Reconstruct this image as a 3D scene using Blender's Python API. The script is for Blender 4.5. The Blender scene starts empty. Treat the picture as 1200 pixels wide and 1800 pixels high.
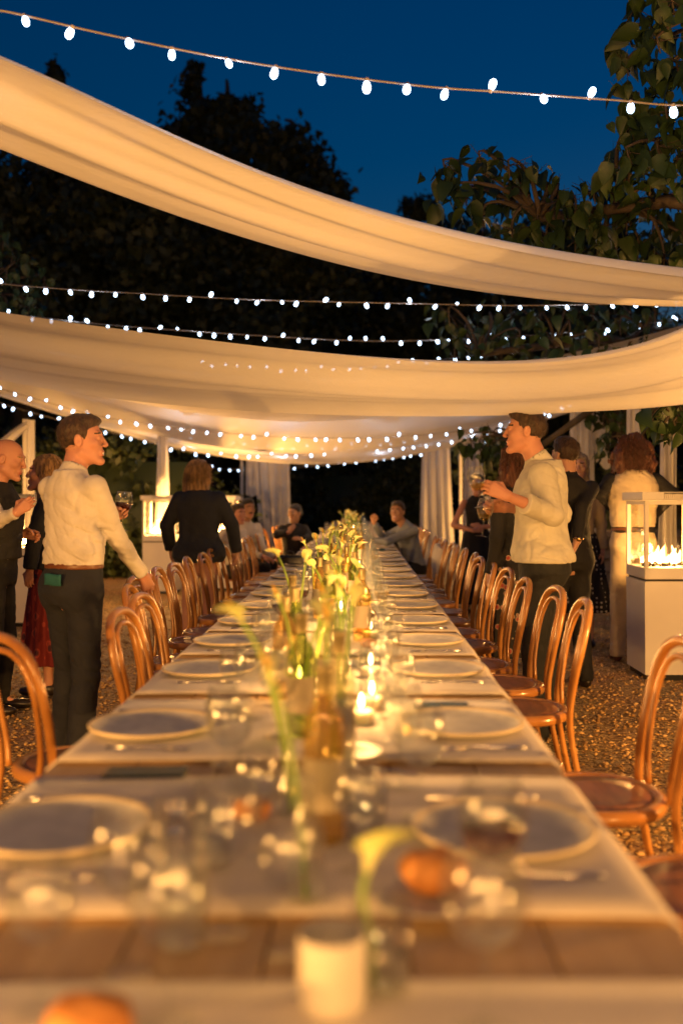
import bpy, math, random
import numpy as np
from mathutils import Vector, Matrix
R = math.radians
random.seed(7)
rng = np.random.default_rng(7)
SC = bpy.context.scene
C = SC.collection

# ------------------------------------------------------------------ camera
HZ, VPX, VPY, FP, CX = 1.35, 632.0, 878.0, 1750.0, 0.124
cam_d = bpy.data.cameras.new('camera')
cam = bpy.data.objects.new('camera', cam_d); C.objects.link(cam)
cam.location = (CX, 0, HZ); cam.rotation_euler = (R(90), 0, 0)
cam_d.sensor_width = 36; cam_d.lens = 35
cam_d.shift_x = -32/1800; cam_d.shift_y = -22/1800
cam_d.clip_start = .05; cam_d.clip_end = 2000
cam_d.dof.use_dof = True; cam_d.dof.focus_distance = 5.8; cam_d.dof.aperture_fstop = 1.4
SC.camera = cam
# ------------------------------------------------------------------ dusk sky
world = bpy.data.worlds.new('World'); SC.world = world; world.use_nodes = True
wn = world.node_tree.nodes; wl = world.node_tree.links
bgn = wn['Background']
sky = wn.new('ShaderNodeTexSky'); sky.sky_type = 'NISHITA'; sky.sun_disc = False
sky.sun_elevation = R(1.5); sky.sun_rotation = R(25); sky.air_density = 1.5; sky.dust_density = .1; sky.ozone_density = 5.6
hsv = wn.new('ShaderNodeHueSaturation'); hsv.inputs['Saturation'].default_value = 1.12
wl.new(sky.outputs[0], hsv.inputs['Color']); wl.new(hsv.outputs[0], bgn.inputs['Color'])
bgn.inputs['Strength'].default_value = .12
sund = bpy.data.lights.new('twilight_glow', 'SUN'); sund.energy = .004; sund.angle = R(40); sund.color = (.5, .7, 1)
sun = bpy.data.objects.new('twilight_glow', sund); C.objects.link(sun); sun.rotation_euler = (R(60), 0, R(-25))
SC.view_settings.view_transform = 'Standard'; SC.view_settings.look = 'None'
SC.view_settings.gamma = 1; SC.view_settings.exposure = .08; SC.view_settings.use_curve_mapping = False
cy = SC.cycles
cy.use_denoising = True; cy.max_bounces = 10; cy.diffuse_bounces = 3; cy.glossy_bounces = 4; cy.transparent_max_bounces = 40
cy.transmission_bounces = 6; cy.sample_clamp_indirect = 4; cy.sample_clamp_direct = 60; cy.caustics_reflective = False; cy.caustics_refractive = False
FIRE_W, CANDLE_W, BULB_W = 380.0, 1.8, .6
WARM = (1.0, .465, .115)

def P(px, py, d):
    return Vector((CX + (px-VPX)/FP*d, d, HZ - (py-VPY)/FP*d))

# ------------------------------------------------------------------ helpers
def tag(o, label=None, cat=None, group=None, kind=None):
    if label: o['label'] = label
    if cat: o['category'] = cat
    if group: o['group'] = group
    if kind or cat: o['kind'] = kind or 'thing'
    return o
def empty(name, loc=(0,0,0), rz=0):
    o = bpy.data.objects.new(name, None); o.empty_display_size = .1
    C.objects.link(o); o.location = loc; o.rotation_euler = (0, 0, rz); return o
def link(name, me, parent=None, loc=None):
    o = bpy.data.objects.new(name, me); C.objects.link(o)
    if parent: o.parent = parent
    if loc is not None: o.location = loc
    return o
def copy_tree(o, parent=None):
    c = o.copy(); C.objects.link(c); c.parent = parent
    for ch in KIDS.get(o.name, o.children): 
        copy_tree(ch, c)
    return c
KIDS = {}
def mesh(name, v, f, mats, smooth=True, mi=None):
    """v (n,3), f list or int array of faces (m,3|4)"""
    me = bpy.data.meshes.new(name)
    v = np.asarray(v, dtype=np.float32)
    if isinstance(f, np.ndarray):
        m, k = f.shape
        me.vertices.add(len(v)); me.vertices.foreach_set('co', v.ravel())
        me.loops.add(m*k); me.loops.foreach_set('vertex_index', f.astype(np.int32).ravel())
        me.polygons.add(m); me.polygons.foreach_set('loop_start', np.arange(0, m*k, k, dtype=np.int32))
        me.polygons.foreach_set('loop_total', np.full(m, k, dtype=np.int32))
        me.update(calc_edges=True)
    else:
        me.from_pydata([tuple(map(float, p)) for p in v], [], [tuple(q) for q in f]); me.update()
    for m_ in (mats if isinstance(mats, (list, tuple)) else [mats]): me.materials.append(m_)
    if smooth: me.polygons.foreach_set('use_smooth', np.ones(len(me.polygons), dtype=bool))
    if mi is not None: me.polygons.foreach_set('material_index', np.asarray(mi, dtype=np.int32))
    return me
class MB:
    def __init__(s): s.v = []; s.f = []; s.n = 0; s.mi = []
    def add(s, v, f, mi=0):
        v = [tuple(p) for p in v]
        s.v += v; s.f += [tuple(i+s.n for i in q) for q in f]; s.n += len(v); s.mi += [mi]*len(f); return s
    def box(s, lo, hi, mi=0, M=None, bev=0):
        x0,y0,z0 = lo; x1,y1,z1 = hi
        if bev:
            b = min(bev, (x1-x0)*.45, (y1-y0)*.45, (z1-z0)*.45)
            v = []
            for sx in (0,1):
                for sy in (0,1):
                    for sz in (0,1):
                        c = [(x0,x1)[sx], (y0,y1)[sy], (z0,z1)[sz]]; q = [(b,-b)[sx], (b,-b)[sy], (b,-b)[sz]]
                        v.append((c[0], c[1]+q[1], c[2]+q[2])); v.append((c[0]+q[0], c[1], c[2]+q[2])); v.append((c[0]+q[0], c[1]+q[1], c[2]))
            I = lambda sx,sy,sz,a: (sx*4+sy*2+sz)*3+a
            f = []
            for sx in (0,1):
                q = [I(sx,0,0,0), I(sx,1,0,0), I(sx,1,1,0), I(sx,0,1,0)]; f.append(q if sx else q[::-1])
            for sy in (0,1):
                q = [I(0,sy,0,1), I(1,sy,0,1), I(1,sy,1,1), I(0,sy,1,1)]; f.append(q[::-1] if sy else q)
            for sz in (0,1):
                q = [I(0,0,sz,2), I(1,0,sz,2), I(1,1,sz,2), I(0,1,sz,2)]; f.append(q if sz else q[::-1])
            for a in (0,1):
                for b_ in (0,1):
                    q = [I(a,b_,0,0), I(a,b_,0,1), I(a,b_,1,1), I(a,b_,1,0)]; f.append(q if a == b_ else q[::-1])
                    q = [I(a,0,b_,0), I(a,1,b_,0), I(a,1,b_,2), I(a,0,b_,2)]; f.append(q if a != b_ else q[::-1])
                    q = [I(0,a,b_,1), I(1,a,b_,1), I(1,a,b_,2), I(0,a,b_,2)]; f.append(q if a == b_ else q[::-1])
            for sx in (0,1):
                for sy in (0,1):
                    for sz in (0,1):
                        q = [I(sx,sy,sz,0), I(sx,sy,sz,1), I(sx,sy,sz,2)]; f.append(q if (sx+sy+sz) % 2 else q[::-1])
        else:
            v = [(x0,y0,z0),(x1,y0,z0),(x1,y1,z0),(x0,y1,z0),(x0,y0,z1),(x1,y0,z1),(x1,y1,z1),(x0,y1,z1)]
            f = [(3,2,1,0),(4,5,6,7),(0,1,5,4),(1,2,6,5),(2,3,7,6),(3,0,4,7)]
        if M is not None: v = [tuple(M @ Vector(p)) for p in v]
        return s.add(v, f, mi)
    def lathe(s, prof, seg=24, mi=0, c=(0,0,0), M=None, close=False):
        n0 = len(prof); v = []
        for i in range(seg):
            a = 2*math.pi*i/seg
            for r, z in prof: v.append((c[0]+r*math.cos(a), c[1]+r*math.sin(a), c[2]+z))
        f = []
        for i in range(seg):
            j = (i+1) % seg
            for k in range(n0-1): f.append((i*n0+k, j*n0+k, j*n0+k+1, i*n0+k+1))
        if M is not None: v = [tuple(M @ Vector(p)) for p in v]
        return s.add(v, f, mi)
    def tube(s, pts, rad, seg=8, mi=0, cap=True):
        pts = [Vector(p) for p in pts]; n = len(pts)
        rad = [rad]*n if isinstance(rad, (int, float)) else list(rad)
        T = []
        for i in range(n):
            t = pts[min(i+1, n-1)] - pts[max(i-1, 0)]; T.append(t.normalized() if t.length > 1e-9 else Vector((0,0,1)))
        u = T[0].orthogonal().normalized(); v = []
        for i in range(n):
            u = (u - T[i]*u.dot(T[i])); u = u.normalized() if u.length > 1e-6 else T[i].orthogonal().normalized()
            w = T[i].cross(u)
            for k in range(seg):
                a = 2*math.pi*k/seg; v.append(tuple(pts[i] + (u*math.cos(a)+w*math.sin(a))*rad[i]))
        f = []
        for i in range(n-1):
            for k in range(seg):
                j = (k+1) % seg; f.append((i*seg+k, i*seg+j, (i+1)*seg+j, (i+1)*seg+k))
        if cap: f.append(tuple(range(seg))[::-1]); f.append(tuple((n-1)*seg+k for k in range(seg)))
        return s.add(v, f, mi)
    def sphere(s, c, r, seg=12, rings=8, mi=0):
        r = (r,r,r) if isinstance(r, (int,float)) else r
        v = [(c[0],c[1],c[2]-r[2])]
        for i in range(1, rings):
            t = math.pi*i/rings
            for k in range(seg):
                a = 2*math.pi*k/seg
                v.append((c[0]+r[0]*math.sin(t)*math.cos(a), c[1]+r[1]*math.sin(t)*math.sin(a), c[2]-r[2]*math.cos(t)))
        v.append((c[0],c[1],c[2]+r[2])); f = []
        for k in range(seg): f.append((0, 1+(k+1)%seg, 1+k))
        for i in range(rings-2):
            for k in range(seg):
                a = 1+i*seg+k; b = 1+i*seg+(k+1)%seg; f.append((a, b, b+seg, a+seg))
        e = len(v)-1; b0 = 1+(rings-2)*seg
        for k in range(seg): f.append((b0+k, b0+(k+1)%seg, e))
        return s.add(v, f, mi)
    def me(s, name, mats, smooth=True): return mesh(name, s.v, s.f, mats, smooth, s.mi)
    def build(s, name, mats, parent=None, smooth=True, loc=None): return link(name, s.me(name, mats, smooth), parent, loc)
def smoothpath(pts, n):
    """Catmull-Rom through pts"""
    p = [Vector(q) for q in pts]; p = [p[0]*2-p[1]] + p + [p[-1]*2-p[-2]]; m = len(p)-3; out = []
    for i in range(n):
        t = i/(n-1)*m; k = min(int(t), m-1); t -= k; a, b, c_, d = p[k:k+4]
        out.append(.5*((2*b)+(c_-a)*t+(2*a-5*b+4*c_-d)*t*t+(3*b-a-3*c_+d)*t**3))
    return out

# ------------------------------------------------------------------ materials
def mat(name, col, rough=.6, metal=0, spec=.5, noise=None, bump=None, col2=None, sss=0, sheen=0, trans=0, coat=0):
    """noise=(scale, detail, stretch xyz) mixes col -> col2 ; bump=(scale, strength, distance)"""
    m = bpy.data.materials.new(name); m.use_nodes = True; nt = m.node_tree; N = nt.nodes; L = nt.links
    b = N['Principled BSDF']; b.inputs['Base Color'].default_value = (*col, 1); b.inputs['Roughness'].default_value = rough
    b.inputs['Metallic'].default_value = metal; b.inputs['Specular IOR Level'].default_value = spec
    if sss: b.inputs['Subsurface Weight'].default_value = sss; b.inputs['Subsurface Radius'].default_value = (1,.35,.2); b.inputs['Subsurface Scale'].default_value = .01
    if sheen: b.inputs['Sheen Weight'].default_value = sheen
    if trans: b.inputs['Transmission Weight'].default_value = trans
    if coat: b.inputs['Coat Weight'].default_value = coat; b.inputs['Coat Roughness'].default_value = .15
    tc = N.new('ShaderNodeTexCoord')
    if noise:
        mp = N.new('ShaderNodeMapping'); mp.inputs['Scale'].default_value = noise[2] if len(noise) > 2 else (1,1,1)
        L.new(tc.outputs['Object'], mp.inputs['Vector'])
        nz = N.new('ShaderNodeTexNoise'); nz.inputs['Scale'].default_value = noise[0]; nz.inputs['Detail'].default_value = noise[1]
        L.new(mp.outputs[0], nz.inputs['Vector'])
        rp = N.new('ShaderNodeMapRange'); rp.inputs['From Min'].default_value = .35; rp.inputs['From Max'].default_value = .65
        L.new(nz.outputs['Fac'], rp.inputs['Value'])
        mx = N.new('ShaderNodeMix'); mx.data_type = 'RGBA'; mx.inputs[6].default_value = (*col, 1); mx.inputs[7].default_value = (*(col2 or tuple(c*.6 for c in col)), 1)
        L.new(rp.outputs[0], mx.inputs[0]); L.new(mx.outputs[2], b.inputs['Base Color'])
    if bump:
        n2 = N.new('ShaderNodeTexNoise'); n2.inputs['Scale'].default_value = bump[0]; n2.inputs['Detail'].default_value = 4
        if noise and len(noise) > 2: L.new(mp.outputs[0], n2.inputs['Vector'])
        else: L.new(tc.outputs['Object'], n2.inputs['Vector'])
        bp = N.new('ShaderNodeBump'); bp.inputs['Strength'].default_value = bump[1]; bp.inputs['Distance'].default_value = bump[2]
        L.new(n2.outputs['Fac'], bp.inputs['Height']); L.new(bp.outputs[0], b.inputs['Normal'])
    return m
def glassmat(name, tint=(.97,.98,.97), rough=.02, ior=1.5, body=None, bodyfac=0, haze=0.0):
    m = bpy.data.materials.new(name); m.use_nodes = True; N = m.node_tree.nodes; L = m.node_tree.links
    for n in list(N): N.remove(n)
    out = N.new('ShaderNodeOutputMaterial'); lw = N.new('ShaderNodeLayerWeight'); lw.inputs[0].default_value = .5; pw = N.new('ShaderNodeMath'); pw.operation = 'POWER'; pw.inputs[1].default_value = 4.0
    fr = N.new('ShaderNodeMath'); fr.operation = 'MULTIPLY_ADD'; fr.inputs[1].default_value = .72; fr.inputs[2].default_value = .05*(ior-1)/.5
    L.new(lw.outputs['Facing'], pw.inputs[0]); L.new(pw.outputs[0], fr.inputs[0])
    tr = N.new('ShaderNodeBsdfTransparent'); tr.inputs[0].default_value = (*tint, 1)
    gl = N.new('ShaderNodeBsdfGlossy'); gl.inputs['Roughness'].default_value = rough; gl.inputs[0].default_value = (1,1,1,1)
    mx = N.new('ShaderNodeMixShader'); L.new(fr.outputs[0], mx.inputs[0]); L.new(gl.outputs[0], mx.inputs[2])
    if body:
        df = N.new('ShaderNodeBsdfDiffuse'); df.inputs[0].default_value = (*body, 1)
        m2 = N.new('ShaderNodeMixShader'); m2.inputs[0].default_value = bodyfac; L.new(tr.outputs[0], m2.inputs[1]); L.new(df.outputs[0], m2.inputs[2]); L.new(m2.outputs[0], mx.inputs[1])
    else:
        rf = N.new('ShaderNodeBsdfRefraction'); rf.inputs['IOR'].default_value = 1.12; rf.inputs['Roughness'].default_value = .16; rf.inputs[0].default_value = (*tint, 1)
        m3 = N.new('ShaderNodeMixShader'); m3.inputs[0].default_value = haze; L.new(tr.outputs[0], m3.inputs[1]); L.new(rf.outputs[0], m3.inputs[2]); L.new(m3.outputs[0], mx.inputs[1])
    L.new(mx.outputs[0], out.inputs[0]); return m
def emit(name, col, st, transp=False):
    m = bpy.data.materials.new(name); m.use_nodes = True; N = m.node_tree.nodes; L = m.node_tree.links
    for n in list(N): N.remove(n)
    out = N.new('ShaderNodeOutputMaterial'); e = N.new('ShaderNodeEmission'); e.inputs[0].default_value = (*col, 1); e.inputs[1].default_value = st
    if transp:
        t = N.new('ShaderNodeBsdfTransparent'); a = N.new('ShaderNodeAddShader'); L.new(e.outputs[0], a.inputs[0]); L.new(t.outputs[0], a.inputs[1]); L.new(a.outputs[0], out.inputs[0])
    else: L.new(e.outputs[0], out.inputs[0])
    m.cycles.emission_sampling = 'NONE'
    return m
def sheer(name, col, transp, transl, scale=(1,1,1)):
    """thin woven cloth: diffuse + translucent + see-through share"""
    m = bpy.data.materials.new(name); m.use_nodes = True; N = m.node_tree.nodes; L = m.node_tree.links
    for n in list(N): N.remove(n)
    out = N.new('ShaderNodeOutputMaterial'); d = N.new('ShaderNodeBsdfDiffuse'); t = N.new('ShaderNodeBsdfTranslucent'); tr = N.new('ShaderNodeBsdfTransparent')
    d.inputs[0].default_value = (*col, 1); t.inputs[0].default_value = (*col, 1)
    tc = N.new('ShaderNodeTexCoord'); mp = N.new('ShaderNodeMapping'); mp.inputs['Scale'].default_value = scale; L.new(tc.outputs['Object'], mp.inputs[0])
    nz = N.new('ShaderNodeTexNoise'); nz.inputs['Scale'].default_value = 18; nz.inputs['Detail'].default_value = 5; L.new(mp.outputs[0], nz.inputs['Vector'])
    bp = N.new('ShaderNodeBump'); bp.inputs['Strength'].default_value = .25; bp.inputs['Distance'].default_value = .01; L.new(nz.outputs['Fac'], bp.inputs['Height'])
    L.new(bp.outputs[0], d.inputs['Normal']); L.new(bp.outputs[0], t.inputs['Normal'])
    a = N.new('ShaderNodeMixShader'); a.inputs[0].default_value = transl; L.new(d.outputs[0], a.inputs[1]); L.new(t.outputs[0], a.inputs[2])
    b = N.new('ShaderNodeMixShader'); b.inputs[0].default_value = transp; L.new(a.outputs[0], b.inputs[1]); L.new(tr.outputs[0], b.inputs[2])
    L.new(b.outputs[0], out.inputs[0]); return m
M = {}
M['wood_table'] = mat('table_wood', (.58,.40,.20), .5, noise=(3,6,(8,.7,8)), col2=(.46,.29,.13), bump=(30,.2,.002))
M['linen'] = mat('linen', (.62,.56,.50), .9, sheen=.2, noise=(5,5), col2=(.55,.49,.43), bump=(140,.3,.002))
M['wood_chair'] = mat('bentwood', (.52,.25,.07), .27, noise=(6,4,(1,1,1)), col2=(.38,.16,.035), coat=.35)
M['cane'] = mat('seat_wood', (.26,.10,.035), .4, noise=(9,5,(1,6,1)), col2=(.16,.06,.02), coat=.2)
M['white_paint'] = mat('white_paint', (.74,.71,.66), .5, noise=(2,3), col2=(.68,.65,.60), bump=(60,.1,.001))
M['glass'] = glassmat('clear_glass', rough=.09, ior=1.65, haze=.03)
M['pane'] = glassmat('pane_glass', (.98,.98,.97), .01, 1.45)
M['flame'] = emit('fire', (1.0,.50,.16), 8.0, True)
M['candle_flame'] = emit('candle_flame', (1.0,.55,.2), 60.0)
M['bulb'] = emit('bulb_glow', (.58,.76,1.0), 7.0)
M['wire'] = mat('wire', (.30,.27,.24), .6)
M['socket'] = mat('bulb_socket', (.45,.42,.40), .5)
M['plate'] = mat('stoneware', (.62,.60,.55), .7, spec=.3, noise=(24,8), col2=(.50,.49,.46), bump=(50,.2,.002))
M['plate_rim'] = mat('stoneware_rim', (.66,.55,.36), .45)
M['wine'] = mat('red_wine', (.05,.003,.006), .05)
M['white_wine'] = glassmat('white_wine', (.93,.80,.42), .03, 1.33)
M['bread'] = mat('bread', (.60,.27,.07), .6, noise=(14,5), col2=(.33,.11,.02), bump=(30,.4,.004))
M['silver'] = mat('silver', (.75,.74,.72), .22, metal=1)
M['black'] = mat('black_plastic', (.012,.013,.015), .25)
M['phone_glass'] = mat('phone_glass', (.02,.06,.065), .12)  # screen reflection put in as a teal base colour
M['black_leather'] = mat('black_leather', (.015,.013,.013), .45, bump=(60,.4,.002))
M['ceramic'] = mat('ceramic', (.50,.47,.42), .45, bump=(20,.15,.002))
M['wax'] = mat('wax', (.85,.78,.62), .5, sss=.4)
M['bottle_green'] = glassmat('bottle_green', (.66,.74,.36), .03, 1.5, (.10,.11,.02), .12)
M['bottle_amber'] = glassmat('bottle_amber', (.93,.80,.46), .03, 1.5, (.45,.27,.08), .15)
M['bottle_clear'] = glassmat('bottle_clear', (.92,.90,.74), .03, 1.5, (.6,.55,.35), .06)
M['label'] = mat('paper_label', (.34,.29,.20), .8)
M['foil'] = mat('foil', (.30,.25,.12), .35, metal=.6)
M['spathe'] = mat('calla_spathe', (.66,.66,.30), .45, noise=(12,3), col2=(.42,.50,.10), sss=.2)
M['stem'] = mat('calla_stem', (.22,.34,.05), .45)
M['spadix'] = mat('calla_spadix', (.80,.50,.06), .7)
M['drape'] = sheer('sheer_cloth', (.84,.84,.83), .08, .26, (1,4,4))
M['curtain'] = sheer('curtain_cloth', (.70,.68,.67), .02, .30, (5,5,1))
M['leaf_dark'] = mat('leaf_dark', (.035,.05,.018), .6, noise=(.6,3), col2=(.022,.034,.012))
M['leaf_hedge'] = mat('leaf_hedge', (.055,.075,.02), .55, noise=(2,3), col2=(.03,.045,.012))
M['leaf_big'] = mat('leaf_big', (.030,.062,.011), .5, noise=(3,3), col2=(.019,.042,.009), bump=(40,.3,.003))
M['bark'] = mat('bark', (.11,.085,.06), .9, noise=(6,6,(1,1,.2)), col2=(.05,.04,.03), bump=(20,.8,.01))
M['stone'] = mat('wall_stone', (.30,.24,.18), .9, noise=(7,6), col2=(.2,.16,.12), bump=(18,.6,.01))
M['cotton'] = mat('tote_cotton', (.62,.56,.46), .9, bump=(30,.4,.004))
M['red_card'] = mat('red_card', (.45,.03,.03), .6)
M['burner'] = mat('burner', (.05,.045,.04), .8, bump=(40,.8,.01))

# ------------------------------------------------------------------ numpy sdf tools
def vnoise(Pt, f, seed=0):
    q = Pt*f + 1000.5; i = np.floor(q).astype(np.int64); t = q-i; t = t*t*(3-2*t)
    def hsh(a, b, c):
        n = a*73856093 ^ b*19349663 ^ c*83492791 ^ (seed*2654435761 & 0xffffffff)
        n = (n*1103515245+12345) & 0x7fffffff; n ^= n >> 13; n = (n*1274126177) & 0x7fffffff; n ^= n >> 16
        return (n & 0xffff)/32767.5-1
    r = 0
    for a in (0,1):
        wa = t[:,0] if a else 1-t[:,0]
        for b in (0,1):
            wb = t[:,1] if b else 1-t[:,1]
            for c in (0,1):
                wc = t[:,2] if c else 1-t[:,2]
                r = r + wa*wb*wc*hsh(i[:,0]+a, i[:,1]+b, i[:,2]+c)
    return r
def rc(Pt, a, b, ra, rb):
    a = np.array(a, float); b = np.array(b, float); ab = b-a; L = max(ab@ab, 1e-12)
    h = np.clip(((Pt-a)@ab)/L, 0, 1)
    return np.sqrt((((Pt-a)-h[:,None]*ab)**2).sum(1)) - (ra+(rb-ra)*h)
def ell(Pt, c, r):
    r = np.array(r, float); q = (Pt-np.array(c, float))/r
    k = np.sqrt((q**2).sum(1)); g = np.sqrt(((q/r)**2).sum(1))+1e-9
    return k*(k-1)/g
def su(a, b, k):
    h = np.clip(.5+.5*(b-a)/k, 0, 1); return b+(a-b)*h - k*h*(1-h)
def ss(a, b, k): return -su(-a, b, k)     # a minus b
def tors(Pt, rows):
    rows = np.array(rows, float); z = Pt[:,2]; zz = rows[:,0]
    cx, cy_, rx, ry = (np.interp(z, zz, rows[:,i]) for i in (1,2,3,4))
    q = np.sqrt(((Pt[:,0]-cx)/rx)**2 + ((Pt[:,1]-cy_)/ry)**2)
    d = (q-1)*np.minimum(rx, ry)
    dz = np.maximum(zz[0]-z, z-zz[-1])
    return np.where(dz > 0, np.sqrt(np.maximum(d,0)**2+dz**2) + np.minimum(np.maximum(d, dz), 0)*0, np.maximum(d, dz))
def snet(fn, lo, hi, h):
    ax = [np.arange(lo[i]-2*h, hi[i]+3*h, h) for i in range(3)]
    S = tuple(len(a) for a in ax); k = 4
    ac = [a[::k] if (len(a)-1) % k == 0 else np.append(a[::k], a[::k][-1]+k*h) for a in ax]
    Xc = np.stack(np.meshgrid(*ac, indexing='ij'), -1); sc = Xc.shape[:3]
    Vc = fn(Xc.reshape(-1,3)).reshape(sc)
    ix = [np.clip(np.round(np.arange(n)/k).astype(int), 0, sc[j]-1) for j, n in enumerate(S)]
    V = Vc[np.ix_(*ix)].copy()
    need = np.abs(V) < (k*h*1.3+.012)
    idx = np.argwhere(need)
    pts = np.stack([ax[j][idx[:,j]] for j in range(3)], -1)
    V[need] = fn(pts)
    ins = V < 0
    c = sum(ins[a:S[0]-1+a, b:S[1]-1+b, d:S[2]-1+d].astype(np.int8) for a in (0,1) for b in (0,1) for d in (0,1))
    cells = np.argwhere((c > 0) & (c < 8)); nid = np.full(c.shape, -1, dtype=np.int64); nid[tuple(cells.T)] = np.arange(len(cells))
    acc = np.zeros((len(cells),3)); cnt = np.zeros(len(cells))
    cor = [(a,b,d) for a in (0,1) for b in (0,1) for d in (0,1)]
    for a in cor:
        for j in range(3):
            if a[j] == 0:
                b = list(a); b[j] = 1
                va = V[tuple((cells+a).T)]; vb = V[tuple((cells+b).T)]; cr = (va < 0) != (vb < 0)
                t = np.where(cr, va/np.where(cr, va-vb, 1), 0)
                p = np.tile(np.array(a, float), (len(cells),1)); p[:,j] += t
                acc += p*cr[:,None]; cnt += cr
    vv = cells + acc/cnt[:,None]
    vv = np.stack([ax[j][0]+vv[:,j]*h for j in range(3)], -1)
    fs = []
    for j in range(3):
        u, w = (j+1) % 3, (j+2) % 3
        sl0 = [slice(None)]*3; sl1 = [slice(None)]*3; sl0[j] = slice(0,-1); sl1[j] = slice(1,None)
        A = ins[tuple(sl0)]; B = ins[tuple(sl1)]
        e = np.argwhere(A != B); e = e[(e[:,u] > 0) & (e[:,w] > 0)]
        ex = [e.copy() for _ in range(4)]
        ex[0][:,u] -= 1; ex[0][:,w] -= 1; ex[1][:,w] -= 1; ex[3][:,u] -= 1
        ok = np.all([(q < np.array(c.shape)).all(1) for q in ex], axis=0)
        q = np.stack([nid[tuple(x[ok].T)] for x in ex], -1); f = A[tuple(e[ok].T)]
        q = np.where(f[:,None], q, q[:,::-1]); fs.append(q[(q >= 0).all(1)])
    return vv, np.concatenate(fs)
ORD = ['first','second','third','fourth','fifth','sixth','seventh','eighth','ninth','tenth','eleventh','twelfth','thirteenth','fourteenth','fifteenth','sixteenth','seventeenth','eighteenth','nineteenth','twentieth','twenty-first','twenty-second','twenty-third','twenty-fourth','twenty-fifth','twenty-sixth','twenty-seventh','twenty-eighth','twenty-ninth','thirtieth','thirty-first','thirty-second','thirty-third','thirty-fourth','thirty-fifth','thirty-sixth','thirty-seventh','thirty-eighth','thirty-ninth','fortieth']
# ------------------------------------------------------------------ ground
def gravel_mat():
    m = bpy.data.materials.new('gravel_ground'); m.use_nodes = True; N = m.node_tree.nodes; L = m.node_tree.links; b = N['Principled BSDF']
    b.inputs['Roughness'].default_value = .85
    tc = N.new('ShaderNodeTexCoord'); v = N.new('ShaderNodeTexVoronoi'); v.inputs['Scale'].default_value = 55; L.new(tc.outputs['Object'], v.inputs['Vector'])
    v2 = N.new('ShaderNodeTexVoronoi'); v2.inputs['Scale'].default_value = 22; L.new(tc.outputs['Object'], v2.inputs['Vector'])
    nz = N.new('ShaderNodeTexNoise'); nz.inputs['Scale'].default_value = 1.2; nz.inputs['Detail'].default_value = 6; L.new(tc.outputs['Object'], nz.inputs['Vector'])
    cr = N.new('ShaderNodeValToRGB'); e = cr.color_ramp.elements; e[0].color = (.22,.12,.04,1); e[1].color = (.75,.50,.21,1); e[1].position = .8; e.new(.4).color = (.50,.31,.11,1)
    sp = N.new('ShaderNodeSeparateColor'); L.new(v.outputs['Color'], sp.inputs[0]); L.new(sp.outputs[0], cr.inputs[0])
    mx = N.new('ShaderNodeMix'); mx.data_type = 'RGBA'; mx.blend_type = 'MULTIPLY'; mx.inputs[0].default_value = .5
    L.new(cr.outputs[0], mx.inputs[6]); L.new(nz.outputs['Color'], mx.inputs[7]); L.new(mx.outputs[2], b.inputs['Base Color'])
    ad = N.new('ShaderNodeMath'); ad.operation = 'ADD'; L.new(v.outputs['Distance'], ad.inputs[0]); L.new(v2.outputs['Distance'], ad.inputs[1])
    bp = N.new('ShaderNodeBump'); bp.invert = True; bp.inputs['Strength'].default_value = .9; bp.inputs['Distance'].default_value = .015
    L.new(ad.outputs[0], bp.inputs['Height']); L.new(bp.outputs[0], b.inputs['Normal']); return m
M['gravel'] = gravel_mat()
def pebble_mat():
    m = mat('pebble', (.34,.22,.11), .75); N = m.node_tree.nodes; L = m.node_tree.links; b = N['Principled BSDF']
    g = N.new('ShaderNodeNewGeometry'); cr = N.new('ShaderNodeValToRGB'); e = cr.color_ramp.elements
    e[0].color = (.24,.13,.045,1); e[1].color = (.80,.55,.24,1); e.new(.5).color = (.56,.34,.12,1)
    L.new(g.outputs['Random Per Island'], cr.inputs[0]); L.new(cr.outputs[0], b.inputs['Base Color']); return m
M['pebble'] = pebble_mat()
gm = mesh('ground', [(-260,-60,0),(260,-60,0),(260,400,0),(-260,400,0)], [(0,1,2,3)], M['gravel'], False)
tag(link('ground', gm), kind='structure')
def pebbles():
    n = 52000
    y = 1.2+14.0*rng.random(n)**1.35; x = (rng.random(n)*2-1)*(.9+y*.42)
    k = (np.abs(x) > .45); x = x[k]; y = y[k]; n = len(x)
    s = .0055+.012*rng.random(n)**2.2
    base = np.array([(1,0,0),(0,1,0),(-1,0,0),(0,-1,0),(0,0,1),(0,0,-1)], float)
    sc = np.stack([s*(.8+.6*rng.random(n)), s*(.8+.6*rng.random(n)), s*(.45+.4*rng.random(n))], -1)
    a = rng.random(n)*6.283; v = base[None]*sc[:,None]; v = v + (rng.random(v.shape)-.5)*s[:,None,None]*.5
    vx = v[...,0]*np.cos(a)[:,None]-v[...,1]*np.sin(a)[:,None]; vy = v[...,0]*np.sin(a)[:,None]+v[...,1]*np.cos(a)[:,None]
    V = np.stack([vx+x[:,None], vy+y[:,None], v[...,2]+s[:,None]*.35], -1).reshape(-1,3)
    F = np.array([(0,1,4),(1,2,4),(2,3,4),(3,0,4),(1,0,5),(2,1,5),(3,2,5),(0,3,5)])
    F = (F[None]+np.arange(n)[:,None,None]*6).reshape(-1,3)
    tag(link('gravel', mesh('gravel', V, F, M['pebble'], True)), 'loose golden brown gravel covering the ground around the table', 'gravel', kind='stuff')
pebbles()

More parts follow.
